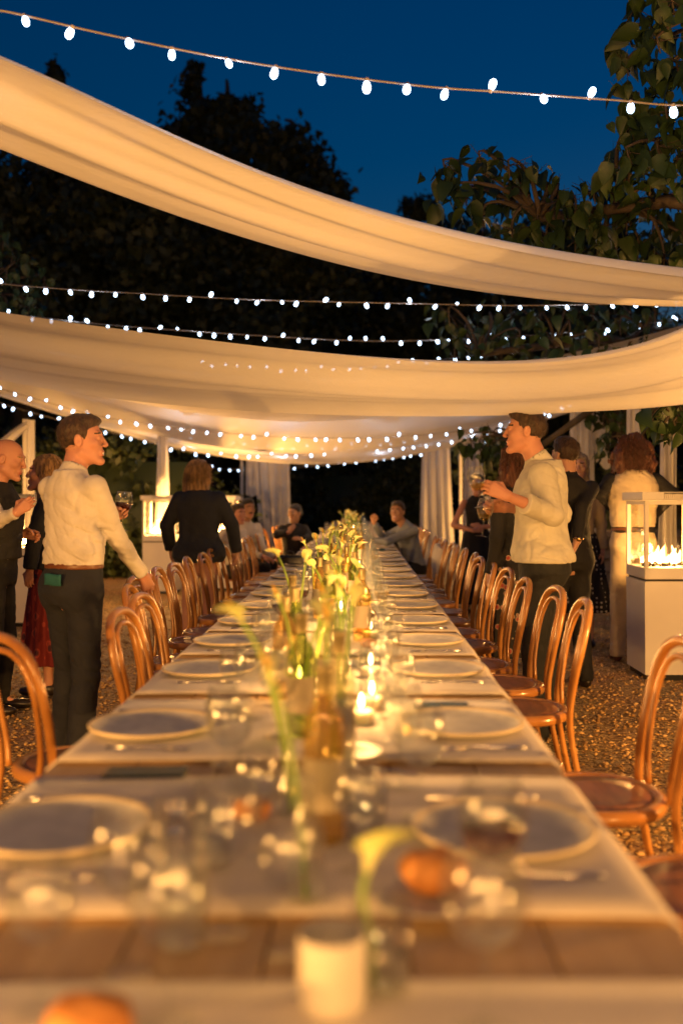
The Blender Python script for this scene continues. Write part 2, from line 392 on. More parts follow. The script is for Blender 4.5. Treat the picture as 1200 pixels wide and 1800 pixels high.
# ------------------------------------------------------------------ foliage
def leafcloud(n, lobes, size, seed, elong=1.7, shell=.35, droop=.3):
    """n leaves through ellipsoid lobes [(c, r)], one folded 4-vert leaf each"""
    g = np.random.default_rng(seed); vol = np.array([r[0]*r[1]*r[2] for c, r in lobes])**.75; w = vol/vol.sum()
    k = g.choice(len(lobes), n, p=w); Cc = np.array([c for c, r in lobes], float)[k]; Rr = np.array([r for c, r in lobes], float)[k]
    d = g.normal(size=(n,3)); d /= np.linalg.norm(d, axis=1)[:,None]
    rad = (shell+(1-shell)*g.random(n))**.8
    p = Cc + d*rad[:,None]*Rr*(1+.12*g.normal(size=(n,1)))
    cl = vnoise(p, .9, seed)+.6*vnoise(p, 2.3, seed+1)            # clumps and gaps
    keep = cl > -.28; p = p[keep]; d = d[keep]; n = len(p)
    t = g.normal(size=(n,3)); t[:,2] -= droop*2; t /= np.linalg.norm(t, axis=1)[:,None]
    u = np.cross(t, d+.6*g.normal(size=(n,3))); u /= np.linalg.norm(u, axis=1)[:,None]+1e-9; nn = np.cross(u, t)
    s = size*(.6+.8*g.random(n))[:,None]
    v = np.stack([p-t*s*elong*.5, p+u*s*.5+nn*s*.12, p+t*s*elong*.5, p-u*s*.5+nn*s*.12], 1).reshape(-1,3)
    return v, (np.array([[0,1,2,3]])+np.arange(n)[:,None]*4)
def tree(name, label, base, lobes, n, size, m, seed, group=None, trunk_r=.3, **k):
    t = empty(name, base); tag(t, label, 'tree', group)
    b = Vector(base); L2 = [(Vector(c)-b, r) for c, r in lobes]
    v, f = leafcloud(n, L2, size, seed, **k); o = link('crown', mesh('crown', v, f, m), t); o['kind'] = 'stuff'
    mb = MB(); top = max(L2, key=lambda q: q[0].z)[0]
    mb.tube(smoothpath([(0,0,0), (top.x*.2+.2, top.y*.2, top.z*.35), (top.x*.7-.1, top.y*.7, top.z*.7), top], 10), [trunk_r*(1-.085*i) for i in range(10)], 8)
    mb.build('trunk', M['bark'], t)
    lm = MB(); g = random.Random(seed)
    for c, r in L2:
        s = top*.35+Vector((.2,0,0)); s.z = c.z*.45
        lm.tube(smoothpath([s, s.lerp(c, .5)+Vector((g.uniform(-.4,.4),0,.3)), c, c+Vector((g.uniform(-1,1)*r[0]*.5,0,r[2]*.7))], 8), [trunk_r*.5*(1-.11*i) for i in range(8)], 6)
    lm.build('limb', M['bark'], t); return t
def lob(px, py, d, rx, rz, ry=None): return (tuple(P(px,py,d)), (rx, ry or rx, rz))
gT = 'tall dark trees beyond the garden'
tree('dark_tree', 'tall dark tree with three pointed tops left of centre against the blue sky', (-4.6,30,0),
     [lob(342,235,30,.75,1.9), lob(325,330,30,1.5,2.2), lob(408,240,30,1.0,1.6), lob(398,185,30,.45,1.1), lob(350,150,30,.5,.75), lob(500,290,30,1.3,1.2), lob(440,330,30,1.9,1.6), lob(515,235,30,.55,.6),
      lob(565,340,30,.9,.8), lob(480,420,30,2.6,2.0), lob(350,480,30,2.8,2.4), lob(560,500,30,1.8,1.6), lob(430,620,30,3.2,2.4)], 52000, .17, M['leaf_dark'], 11, gT, trunk_r=.4)
tree('dark_tree', 'broad dark tree filling the left edge of the photo behind the draped cloth', (-9.5,27,0),
     [lob(150,400,27,2.6,2.2), lob(20,430,27,2.4,2.4), lob(-90,370,27,2.2,2.2), lob(250,450,27,2.0,2.0), lob(95,240,27,.8,1.2), lob(97,150,27,.35,.75), lob(190,330,27,1.6,1.2), lob(100,560,27,3.2,2.4), lob(-60,600,27,3,2.4)], 40000, .17, M['leaf_dark'], 12, gT, trunk_r=.4)
tree('dark_tree', 'dark tree right of centre whose top tip shows above the nearest cloth swag', (1.8,34,0),
     [lob(737,385,34,.8,.9), lob(700,470,34,1.8,1.4), lob(800,470,34,2.0,1.5), lob(640,560,34,1.9,1.3), lob(740,590,34,2.8,1.8), lob(860,560,34,2.4,1.8)], 24000, .18, M['leaf_dark'], 13, gT, trunk_r=.35)
tree('dark_tree', 'dark tree standing behind the large leafed tree on the right', (9.0,31,0),
     [lob(980,480,31,2.3,1.8), lob(1080,500,31,1.9,1.7), lob(930,600,31,2.6,1.8), lob(1060,640,31,2.2,1.3), lob(1240,640,31,1.6,1.8)], 22000, .18, M['leaf_dark'], 14, gT, trunk_r=.35)
def hedge(name, label, x0, x1, y, h, n, seed, m, size=.10, dep=1.2):
    t = empty(name, ((x0+x1)/2, y, 0)); tag(t, label, 'hedge')
    g = np.random.default_rng(seed); w = x1-x0; hh = []
    for i in range(int(w/1.4)+1):
        hh.append(((-w/2+1.4*i+g.normal()*.2, g.normal()*.2, h*.72+g.normal()*h*.07), (1.1, dep, h*.33)))
        hh.append(((-w/2+1.4*i+.7, g.normal()*.2, h*.32), (1.2, dep*1.05, h*.36)))
    v, f = leafcloud(n, hh, size, seed, 1.8, .55); o = link('foliage', mesh('foliage', v, f, m), t); o['kind'] = 'stuff'
    mb = MB()
    for i in range(int(w/2.2)+1):
        x = -w/2+2.2*i; mb.tube([(x,0,0),(x+.1,.1,h*.4),(x-.15,0,h*.85)], [.09,.06,.03], 6)
    mb.build('stem', M['bark'], t)['kind'] = 'stuff'
    core = MB(); core.box((-w/2,-.25,.0),(w/2,.35,h*.80)); core.build('inner_branches', M['leaf_dark'], t)
hedge('tall_hedge', 'tall dark evergreen screen hedge across the back beyond the table end', -24, 24, 36, 7.2, 60000, 31, M['leaf_dark'], .17, 1.8)
hedge('laurel_hedge', 'olive green laurel hedge behind the fire lanterns on the left', -12, -2.6, 17.5, 2.5, 34000, 32, M['leaf_hedge'], .085, .9)
hedge('laurel_hedge', 'low dark shrub row behind the far table end', -2.2, 2.6, 30.5, 2.6, 9000, 33, M['leaf_dark'], .12, .8)
hedge('laurel_hedge', 'dark shrub row behind the stone wall on the right', 3.2, 12, 21.5, 2.3, 15000, 34, M['leaf_dark'], .10, .8)

# large leafed tree on the right
def leaf_mesh(L, W, droop, seed):
    g = random.Random(seed); n = 6; v = []; f = []
    prof = [0,.72,1.0,.93,.66,.34,0]
    for i in range(n+1):
        t = i/n; y = t*L; z = -droop*L*t*t; w = prof[i]*W/2*(1+g.uniform(-.06,.06))
        yy = y - (.10*L if i == 1 else 0)
        v += [(-w, yy, z-.0+w*.35), (0, y, z), (w, yy, z+w*.35)]
    for i in range(n):
        a = i*3; f += [(a,a+1,a+4,a+3),(a+1,a+2,a+5,a+4)]
    k = len(v); v += [(-.0018,0,0),(.0018,0,0),(.0018,-.35*L,.10*L),(-.0018,-.35*L,.10*L)]; f.append((k,k+1,k+2,k+3))
    return mesh('leaf', v, f, M['leaf_big'])
LEAVES = [leaf_mesh(.16,.115,.25,i) if i < 3 else leaf_mesh(.15,.10,.5,i) for i in range(5)]
def bigtree(name, label, base, clusters, hub, nobj, seed, size=1.0, group=None):
    """clusters: (px,py,d,r,n) ; twigs run from the hub limbs to every cluster and leaves hang along them"""
    g = random.Random(seed); t = empty(name, base); tag(t, label, 'tree', group); b = Vector(base); hubs = [Vector(h)-b for h in hub]
    mb = MB(); mb.tube(smoothpath([(0,0,0),(.1,.05,1.2),(-.05,.0,2.2),hubs[0]], 10), [.17-.008*i for i in range(10)], 10); mb.build('trunk', M['bark'], t)
    lm = MB()
    for h in hubs[1:]: lm.tube(smoothpath([hubs[0]*.8, hubs[0].lerp(h,.5)+Vector((0,0,.25)), h], 7), [.07-.006*i for i in range(7)], 7)
    spots = []
    for (px,py,d,r,n) in clusters:
        c = P(px,py,d)-b; h = min(hubs, key=lambda q: (q-c).length)
        path = smoothpath([h, h.lerp(c,.5)+Vector((g.uniform(-.1,.1),g.uniform(-.1,.1),.12)), c+Vector((0,0,r*.5)), c-Vector((0,0,r*.3))], 9)
        lm.tube(path, [.022-.0021*i for i in range(9)], 5)
        for i in range(n):
            q = Vector((g.gauss(0,1), g.gauss(0,1), g.gauss(0,1))).normalized()*r*(g.random()**.4)
            p = c+q; spots.append((p, (p+b)))
            if g.random() < .5: lm.tube([path[6].lerp(c,.5), p+Vector((0,0,.03))], [.004,.002], 3)
    lm.build('limb', M['bark'], t)
    def score(s):
        w = s[1]; px = VPX+(w.x-CX)/w.y*FP; py = VPY-(w.z-HZ)/w.y*FP
        return w.y if (-30 < px < 1230 and -30 < py < 1000) else 1000+w.y
    spots.sort(key=score); rest_v = []; rest_f = []
    for i, (p, w) in enumerate(spots):
        me = LEAVES[g.randrange(5)]; s = size*g.uniform(.5,1.2)
        eul = (R(g.gauss(-48,24)), R(g.gauss(0,25)), g.uniform(0,6.283))
        Mx = Matrix.Translation(p) @ Matrix.Rotation(eul[2],4,'Z') @ Matrix.Rotation(eul[1],4,'Y') @ Matrix.Rotation(eul[0],4,'X') @ Matrix.Scale(s,4)
        if i < nobj:
            o = link('leaf', me, t); o.matrix_local = Mx
        else:
            k = len(rest_v); rest_v += [tuple(Mx @ v.co) for v in me.vertices]; rest_f += [tuple(q+k for q in pl.vertices) for pl in me.polygons]
    if rest_v: o = link('foliage', mesh('foliage', rest_v, rest_f, M['leaf_big']), t); o['kind'] = 'stuff'
    return t
cl = []
for px,py in [(1120,20),(1185,10),(1110,70),(1160,80),(1105,120),(1150,150),(1195,120),(1120,185),(1175,205),(1105,235),(1110,275),(1160,265),(1195,290),(1090,300),(1140,330),(1190,350),(1145,395),(1185,420),(1120,440),(1165,460),(1210,60),(1220,200),(1230,320),(1210,440)]:
    cl.append((px,py,(6.6 if py < 330 else 7.6)+random.uniform(-.3,.5),.17 if py < 330 else .2,15))
for px,py in [(785,300),(800,345),(845,285),(860,330),(895,300),(900,355),(930,325),(945,385),(980,345),(1010,370),(1045,345),(1065,305),(1065,385),(850,385),(900,410),(960,425),(1010,430),(1060,440),(1090,470),(820,350),(1030,400),(1100,400)]:
    cl.append((px,py,7.6+random.uniform(-.4,.5),.19,15))
for px,py in [(1150,735),(1190,745),(1165,760),(1200,720),(1175,715)]: cl.append((px,py,6.6,.11,6))
bigtree('broadleaf_tree', 'large leafed tree hanging in from the right edge over the tent', (4.6,7.3,0), cl, [(4.3,7.2,3.0),(3.0,6.8,3.7),(2.9,6.6,4.6),(2.1,7.6,3.6),(1.5,7.6,3.5),(3.0,7.0,2.4)], 300, 41)
cl = []
for px,py in [(790,560),(820,590),(860,570),(850,615),(900,560),(910,600),(950,570),(960,620),(1000,590),(1040,560),(1050,610),(1090,580),(1120,600),(1010,540),(1080,540),(1150,560),(1160,620),(880,630),(800,630),(1100,640),(1180,590),(1040,650)]:
    cl.append((px,py,10.5+random.uniform(-.5,.6),.27,17))
for px,py in [(845,785),(870,770),(1060,745),(1085,760),(1070,790),(1090,730),(860,795),(830,778),(1130,770)]: cl.append((px,py,11.5,.22,15))
bigtree('broadleaf_tree', 'green large leafed tree behind the string lights on the right', (4.4,11.5,0), cl, [(4.1,11.4,2.6),(3.2,10.8,3.2),(2.2,10.6,3.0),(1.4,10.6,2.9),(3.3,11.5,2.0),(2.2,11.6,1.95)], 60, 42, .95)
cl = [(px,py,11.5+random.uniform(-.4,.4),.22,13) for px,py in [(5,430),(20,455),(10,490),(40,470),(30,520),(60,520),(75,500),(10,540),(-30,450),(-30,510),(50,545),(-10,400)]]
bigtree('broadleaf_tree', 'small leafy tree at the far left edge below the cloth swag', (-5.6,11.8,0), cl, [(-5.2,11.6,3.0),(-4.3,11.5,3.7)], 40, 43, .85)

# ------------------------------------------------------------------ low stone wall (right, behind the guests)
def stonewall():
    t = empty('stone_wall', (3.0,18.5,0)); tag(t, 'low rough stone wall behind the guests on the right', 'wall')
    g = random.Random(3); z = 0
    for row in range(4):
        h = [.24,.2,.2,.16][row]; x = g.uniform(0,.1)
        while x < 4.6:
            w = g.uniform(.22,.45)
            if row == 3: w *= 1.3
            MB().box((x,-.17+g.uniform(0,.02),z+.004),(x+w-.012,.17,z+h-.010), bev=.02).build('stone', M['stone'], t); x += w
        z += h
stonewall()

# ------------------------------------------------------------------ tent posts, cloth swags, curtains
posts = [(-3.4,3.4,3.4),(-3.9,12.0,2.32),(-2.85,15.0,3.2),(-2.3,20.5,3.2),(-2.3,26.5,3.2),(3.6,4.6,3.4),(2.9,8.9,2.5),(2.95,12.5,2.9),(2.2,20.5,3.2),(2.4,26.5,3.2)]
for i, (x,y,zt) in enumerate(posts):
    mb = MB(); mb.box((-.028,-.028,0),(.028,.028,zt), bev=.006); mb.box((-.14,-.14,0),(.14,.14,.012)); 
    o = mb.build('tent_post', M['white_paint'], loc=(x,y,0)); side = 'left' if x < 0 else 'right'
    tag(o, f'slim white tent post, {ORD[i%5]} from the camera on the {side} side', 'post', 'slim white posts carrying the cloth roof')
def swag(name, label, near, far, nu, nv, folds, amp, t0=-.45, t1=1.45, seed=0, deg=4, belly=.0):
    def curve(pts):
        a = np.array([tuple(P(*q)) for q in pts]); t = np.array([q[0]/1200 for q in pts]); k = min(deg, len(pts)-1)
        cs = [np.polyfit(t, a[:,j], k if j == 2 else 2) for j in range(3)]
        def ev(tt):
            tc = np.clip(tt, t.min(), t.max()); r = []
            for j in range(3):
                d1 = np.polyval(np.polyder(cs[j]), tc); r.append(np.polyval(cs[j], tc)+d1*(tt-tc))
            return np.stack(r, -1)
        return ev
    N_, F_ = curve(near), curve(far); tt = np.linspace(t0, t1, nu); A = N_(tt); B = F_(tt)
    s = np.linspace(0,1,nv); rr = np.random.default_rng(seed); V = A[:,None]*(1-s)[None,:,None]+B[:,None]*s[None,:,None]
    th = np.tile(tt[:,None], (1,nv)); sv = np.tile(s[None], (nu,1))
    q = np.stack([th*1.3+seed, sv*7, np.full_like(sv, seed*3.1)], -1).reshape(-1,3); wob = vnoise(q, 1.0, seed).reshape(nu,nv)
    z = np.zeros_like(sv)
    for (n, a, ph, dr) in folds: z += a*np.sin(2*np.pi*(n*sv+ph+dr*th)+.9*wob)
    z += .30*vnoise(q*np.array([1,2.2,1]), 1.0, seed+5).reshape(nu,nv)*.6
    z += .09*vnoise(q*np.array([1.5,9,1]), 1.0, seed+8).reshape(nu,nv)
    edge = np.sin(np.pi*np.clip(sv,0,1))**.35
    V[...,2] += amp*z*edge - belly*np.sin(np.pi*sv)
    V = V.reshape(-1,3); i = np.arange(nu-1)[:,None]*nv+np.arange(nv-1)[None]; i = i.ravel()
    F = np.stack([i, i+nv, i+nv+1, i+1], -1)
    # rolled hems along both long edges
    o = link(name, mesh(name, V, F, M['drape'])); tag(o, label, 'cloth swag', 'cloth swags strung across the tent')
    return o
swag('cloth_swag', 'nearest warm lit cloth swag sweeping down from upper left to the right',
     [(0,98,4.2),(200,200,4.5),(400,285,4.6),(600,355,4.8),(800,415,5.0),(1000,460,5.2),(1200,487,5.4)],
     [(0,256,5.1),(200,335,5.3),(400,405,5.5),(600,462,5.7),(800,502,5.85),(1000,525,6.0),(1200,530,6.1)], 110, 60, [(1.6,.9,.1,.1),(3.1,.35,.4,-.2)], .085, seed=2)
swag('cloth_swag', 'second cloth swag crossing above the standing guests, hanging lowest at the right',
     [(0,548,6.2),(200,577,5.8),(400,602,5.4),(600,624,5.1),(800,638,4.8),(900,640,4.65),(1000,630,4.55),(1100,613,4.5),(1200,590,4.5)],
     [(0,668,8.2),(200,700,7.6),(400,722,7.0),(600,732,6.4),(800,729,5.8),(900,726,5.45),(1000,723,5.3),(1100,719,5.2),(1200,712,5.15)], 120, 60, [(1.4,.8,.0,.15),(3.3,.4,.3,-.1)], .055, seed=5)
swag('cloth_swag', 'farthest wide cloth swag with strings of tiny lights against it',
     [(0,600,10.5),(200,640,10.7),(400,662,11),(600,668,11),(800,655,10.8),(1000,620,10.5),(1200,570,10.2)],
     [(0,692,15.5),(130,740,15.8),(300,787,16.3),(430,806,16.6),(600,819,17),(750,797,16.8),(880,765,16.4),(1000,727,16),(1200,660,15.3)], 130, 90, [(2.2,.9,.2,.2),(5.2,.5,.1,-.2)], .085, seed=9, t0=-.3, t1=1.3)

def curtain(label, px0t, px1t, px0b, px1b, ytop_z, ybot_z, d, nf=4, amp=.05, seed=0, flap=False, waist=None):
    """hanging cloth, top at height ytop_z, bottom at ybot_z; widths given where it meets z=1.9 and the bottom"""
    xa0,xa1 = P(px0t,0,d).x, P(px1t,0,d).x; xb0,xb1 = P(px0b,0,d).x, P(px1b,0,d).x
    nu, nv = 44, 44; v = []
    g = random.Random(seed); ph = g.random()*6
    for j in range(nv):
        s = j/(nv-1); z = ytop_z+(ybot_z-ytop_z)*s; k = (ytop_z-z)/(ytop_z-ybot_z)
        l = xa0+(xb0-xa0)*k; r = xa1+(xb1-xa1)*k
        if waist: 
            wz, wf = waist; q = math.exp(-((z-wz)/.35)**2)*wf; c_ = (l+r)/2; l += (c_-l)*q; r += (c_-r)*q
        for i in range(nu):
            u = i/(nu-1); w = r-l
            yy = amp*math.sin(2*math.pi*nf*u+ph+.7*math.sin(3*s+ph))+.4*amp*math.sin(2*math.pi*nf*2.3*u+2*ph+2*s)
            v.append((l+w*u+.012*math.sin(9*u+5*s), d+yy*(.5+.5*k), z+.02*math.sin(7*u+ph)*(1 if s > .98 else 0)))
    i = (np.arange(nv-1)[:,None]*nu+np.arange(nu-1)[None]).ravel(); F = np.stack([i,i+1,i+nu+1,i+nu],-1)
    o = link('hanging_curtain', mesh('hanging_curtain', v, F, M['curtain'])); tag(o, label, 'curtain', 'white curtains hanging from the tent posts')
    if flap:
        fv = []; 
        for a in range(14):
            for b_ in range(10):
                s = a/13; u = b_/9; fv.append((xa1-.02+.22*u*s**.5+.03*math.sin(8*s), d-.09-.04*math.sin(6*u+3*s), 2.55-.75*s-.10*u+.03*math.sin(9*u)))
        i = (np.arange(13)[:,None]*10+np.arange(9)[None]).ravel(); link('flap', mesh('flap', fv, np.stack([i,i+1,i+11,i+10],-1), M['curtain']), o)
    return o
curtain('narrow gathered curtain directly behind the left fire lanterns', 277,294,270,301,3.3,.02,14.9,2,.05,1)
curtain('broad curtain hanging left of the far table end', 437,508,462,512,3.3,.02,20.3,4,.07,2)
curtain('short loose curtain end left of the broad curtain at the far table end', 432,455,433,454,3.2,1.42,20.0,2,.04,3)
curtain('broad curtain hanging right of the far table end', 742,788,737,799,3.3,.02,20.3,4,.07,4)
curtain('curtain half hidden behind the raised wine glasses on the right', 815,848,813,850,3.3,.02,19.0,3,.06,5)
curtain('curtain with a loose folded flap above the blonde woman', 1000,1042,992,1046,2.92,.02,12.3,3,.06,6,flap=True)
curtain('narrow curtain above the curly haired guest in a vest', 1101,1126,1092,1136,2.72,.02,10.1,2,.04,7)
curtain('curtain tied to the right hand post beside the near fire lantern', 1160,1190,1155,1193,2.52,.02,8.85,3,.05,8)
curtain('narrow curtain on the left post behind the blonde woman in a blazer', 44,60,50,68,2.30,.02,11.9,2,.035,9)
def sash():
    v = []
    for a in range(30):
        s = a/29; c = P(46-95*s, 740+50*s+35*s*s, 11.7)
        for b_ in range(12):
            u = b_/11; v.append((c.x+.02*u, c.y+.06*math.sin(9*u+s)+.02*u, c.z-(.08+.18*s)*u))
    i = (np.arange(29)[:,None]*12+np.arange(11)[None]).ravel()
    tag(link('hanging_curtain', mesh('hanging_curtain', v, np.stack([i,i+12,i+13,i+1],-1), M['curtain'])), 'loose cloth end swinging down to the left edge above the bald man', 'curtain', 'white curtains hanging from the tent posts')
sash()

# ------------------------------------------------------------------ string lights
def bulb_me():
    mb = MB(); mb.lathe([(.0001,-.060),(.009,-.058),(.0155,-.051),(.0190,-.040),(.018,-.026),(.014,-.014),(.010,-.008)], 12, 0)
    mb.lathe([(.010,-.009),(.0105,.006),(.0001,.008)], 10, 1); return mb.me('bulb', [M['bulb'], M['socket']])
BULB = bulb_me()
nlights = [0]
def string(label, pts, step=.2, seed=0, ext=(-.9,.9), light_every=7):
    g = random.Random(seed); w = [P(*q) for q in pts]
    w = [w[0]+(w[0]-w[1]).normalized()*abs(ext[0])+Vector((0,0,.12))]+w+[w[-1]+(w[-1]-w[-2]).normalized()*ext[1]+Vector((0,0,.12))]
    path = smoothpath(w, 160); t = empty('string_lights', w[0]); tag(t, label, 'string lights', 'strings of festoon bulbs across the tent')
    b = w[0]; mb = MB(); mb.tube([p-b for p in path], .0045, 5); mb.build('wire', M['wire'], t)
    acc = step*.5; n = 0
    for i in range(1, len(path)):
        seg = (path[i]-path[i-1]).length; acc += seg
        if acc >= step:
            acc -= step*g.uniform(.9,1.1); o = link('bulb', BULB, t, path[i]-b)
            up = g.random() < .22; o.scale = (g.uniform(.72,1.0),)*3; o.rotation_euler = (R(g.uniform(-30,30)), R((150 if up else 0)+g.uniform(-38,38)), g.uniform(0,6)); n += 1
            if n % light_every == 3 and -3 < path[i].x < 3:
                l = bpy.data.lights.new('bulb_light', 'POINT'); l.energy = BULB_W*light_every/2; l.color = (.72,.82,1); l.shadow_soft_size = .008
                lo = bpy.data.objects.new('bulb_light', l); C.objects.link(lo); lo.parent = t; lo.location = path[i]-b-Vector((0,0,.072)); nlights[0] += 1
string('nearest string of bright bulbs high against the blue sky', [(-60,8,4.05),(20,22,4.1),(213,66,4.2),(450,112,4.3),(720,149,4.4),(900,163,4.5),(1080,176,4.55),(1230,184,4.6)], .205, 1)
string('second string of bulbs passing just below the nearest cloth swag', [(-40,492,8.7),(100,507,8.7),(250,516,8.8),(450,527,8.9),(700,533,9),(900,537,9),(1100,533,9),(1240,524,9)], .2, 2)
string('third string of bulbs just above the second cloth swag', [(-40,542,10.5),(150,567,10.7),(350,583,10.9),(600,598,11),(750,598,11),(950,588,11),(1100,573,10.9),(1220,556,10.8)], .19, 3)
string('string of bulbs rising to the right corner under the third string', [(440,648,14),(600,646,13.6),(716,638,13.2),(800,629,12.8),(950,606,12.2),(1100,577,11.5),(1210,550,11)], .2, 4)
string('fine string of bulbs running across the middle of the wide far swag', [(-30,672,13),(60,700,13),(160,728,13.2),(250,744,13.4),(430,764,13.5),(600,770,13.5),(760,763,13.4),(880,744,13.2),(990,712,13)], .2, 5, (-.6,.6))
string('string of bulbs leaving the wide far swag above the man in the white shirt', [(-30,698,15.2),(100,737,15.3),(233,769,15.4),(335,794,15.5),(440,800,15.6),(560,797,15.6),(680,789,15.6),(790,775,15.5),(900,748,15.3),(990,716,15)], .2, 6, (-.6,.6))
string('lowest string of bulbs dipping behind the heads of the guests', [(-30,742,20),(77,776,20.2),(200,803,20.4),(370,822,20.6),(433,825,20.8),(530,821,21),(620,812,21),(720,800,21),(800,790,21),(880,768,20.8)], .2, 7, (-.6,.6))
string('string of tiny bulbs along the folds in the wide far swag', [(180,738,16),(260,757,16),(330,771,16.2),(430,783,16.2),(520,787,16.2),(620,783,16.2),(720,774,16.2),(820,760,16),(900,738,16)], .22, 8, (-.6,.6))

# ------------------------------------------------------------------ fire lanterns
def lantern_proto():
    t = empty('fire_lantern'); w, dp = .235, .26
    mb = MB(); v = []
    for z, k in ((.045,.975),(.74,1.0)):
        v += [(-w*k,-dp*k,z),(w*k,-dp*k,z),(w*k,dp*k,z),(-w*k,dp*k,z)]
    mb.add(v, [(3,2,1,0),(4,5,6,7),(0,1,5,4),(1,2,6,5),(2,3,7,6),(3,0,4,7)]); o = mb.build('plinth', M['white_paint'], t, False)
    MB().box((-w*.9,-dp*.9,0),(w*.9,dp*.9,.044)).build('base', M['black'], t, False)
    MB().box((-w*.93,-dp*.93,.741),(w*.93,dp*.93,.755)).build('shadow_gap', M['burner'], t, False)
    MB().box((-w,-dp,.756),(w,dp,.84), bev=.004).build('tray', M['white_paint'], t, False)
    for sx in (-1,1):
        for sy in (-1,1):
            MB().box((sx*w-(.03 if sx > 0 else 0), sy*dp-(.03 if sy > 0 else 0), .841),(sx*w+(.03 if sx < 0 else 0), sy*dp+(.03 if sy < 0 else 0), 1.34), bev=.003).build('corner_post', M['white_paint'], t, False)
    hd = MB(); hd.box((-w+.031,-dp+.001,1.312),(w-.031,-dp+.026,1.339)); hd.box((-w+.031,dp-.026,1.312),(w-.031,dp-.001,1.339))
    hd.box((-w+.001,-dp+.031,1.312),(-w+.026,dp-.031,1.339)); hd.box((w-.026,-dp+.031,1.312),(w-.001,dp-.031,1.339)); hd.build('top_rail', M['white_paint'], t, False)
    lid = MB(); lid.box((-w-.025,-dp-.025,1.3415),(w+.025,dp+.025,1.350), bev=.002)
    for i in range(4): pass
    for (a,b_,c_,d_) in ((-w-.025,-dp-.025,w+.025,-dp+.0),(-w-.025,dp,w+.025,dp+.025)):
        lid.box((a,b_,1.3505),(-.10,d_,1.40)); lid.box((.10,b_,1.3505),(c_,d_,1.40)); lid.box((-.0995,b_+.012,1.3505),(.0995,d_-.006,1.3925))
        for i in range(13): lid.box((-.096+i*.0155,b_+.001,1.3507),(-.096+i*.0155+.006,b_+.0115,1.392))
    for sx in (-1,1):
        x0,x1 = sorted((sx*(w+.025), sx*w)); lid.box((x0,-dp+.0005,1.3505),(x1,dp-.0005,1.40))
    lid.box((-w-.024,-dp-.024,1.4003),(w+.024,dp+.024,1.406)); lid.build('lid', M['white_paint'], t, False)
    for (a,b_) in (((-w+.03,-dp+.012,.8405),(w-.03,-dp+.016,1.312)),((-w+.03,dp-.016,.8405),(w-.03,dp-.012,1.312)),((-w+.012,-dp+.03,.8405),(-w+.016,dp-.03,1.312)),((w-.016,-dp+.03,.8405),(w-.012,dp-.03,1.312))):
        MB().box(a,b_).build('glass_pane', M['pane'], t, False)
    g = random.Random(5); bd = MB()
    for i in range(60): bd.sphere((g.uniform(-.17,.17),g.uniform(-.1,.1),.848+g.uniform(0,.012)), g.uniform(.010,.022), 6, 4)
    bd.build('coal_bed', M['burner'], t)
    for k in range(9):
        x = -.155+.039*k+g.uniform(-.012,.012); y0 = g.uniform(-.07,.07); h = g.uniform(.04,.20)*(1.15-abs(k-4)*.08); r = g.uniform(.018,.03); ph = g.random()*6
        f = MB(); f.tube([(x+.016*math.sin(4*s+ph)*s, y0+.012*math.cos(5*s+ph)*s, .855+h*s) for s in np.linspace(0,1,10)], [r*q for q in (.55,.9,1,.95,.82,.66,.5,.34,.18,.03)], 8)
        for q in range(2):
            x2 = x+g.uniform(-.025,.025); h2 = h*g.uniform(.4,.8); f.tube([(x2+.012*math.sin(5*s+q)*s, y0+g.uniform(-.002,.002), .855+h2*s) for s in np.linspace(0,1,7)], [r*.5*e for e in (.6,1,.9,.7,.5,.3,.03)], 6)
        f.build('flame', M['flame'], t)
    return t
LPROTO = lantern_proto()
first_lantern = [True]
def fire_light(t, k=1.0):
    l = bpy.data.lights.new('fire_light', 'POINT'); l.energy = FIRE_W*k; l.color = WARM; l.shadow_soft_size = .045
    o = bpy.data.objects.new('fire_light', l); C.objects.link(o); o.parent = t; o.location = (0,0,.955)
def lantern(x, y, label, rz=0, k=1.0):
    t = LPROTO if first_lantern[0] else copy_tree(LPROTO); first_lantern[0] = False
    t.location = (x,y,0); t.rotation_euler.z = rz; tag(t, label, 'fire lantern', 'white fire lanterns on tall plinths'); return t, k
LS = [lantern(2.475,7.66,'large white fire lantern with leaping flames at the right edge',0,.10),
 lantern(P(286,0,14.4).x,14.4,'white fire lantern glowing left of the woman in the dark blazer',0,.7),
 lantern(P(388,0,14.9).x,14.9,'white fire lantern mostly hidden behind the woman in the dark blazer',0,.7),
 lantern(P(878,0,19).x,19,'far white fire lantern behind the man holding wine glasses',0,.7),
 lantern(P(62,0,10.8).x,10.8,'white fire lantern half hidden between the bald man and the blonde woman',0,.3),
 lantern(-2.9,.6,'unseen white fire lantern beside the camera on the left, outside the frame',0,1.7),  # from here on unseen lanterns, added to match the warm fill
 lantern(3.2,2.7,'unseen white fire lantern just outside the frame on the right',0,1.7),
 lantern(-1.6,-3.4,'unseen white fire lantern behind the camera on the left',0,2.0),
 lantern(1.9,-3.6,'unseen white fire lantern behind the camera on the right',0,2.0)]
warm_rows = True
for t, k in LS: fire_light(t, k)

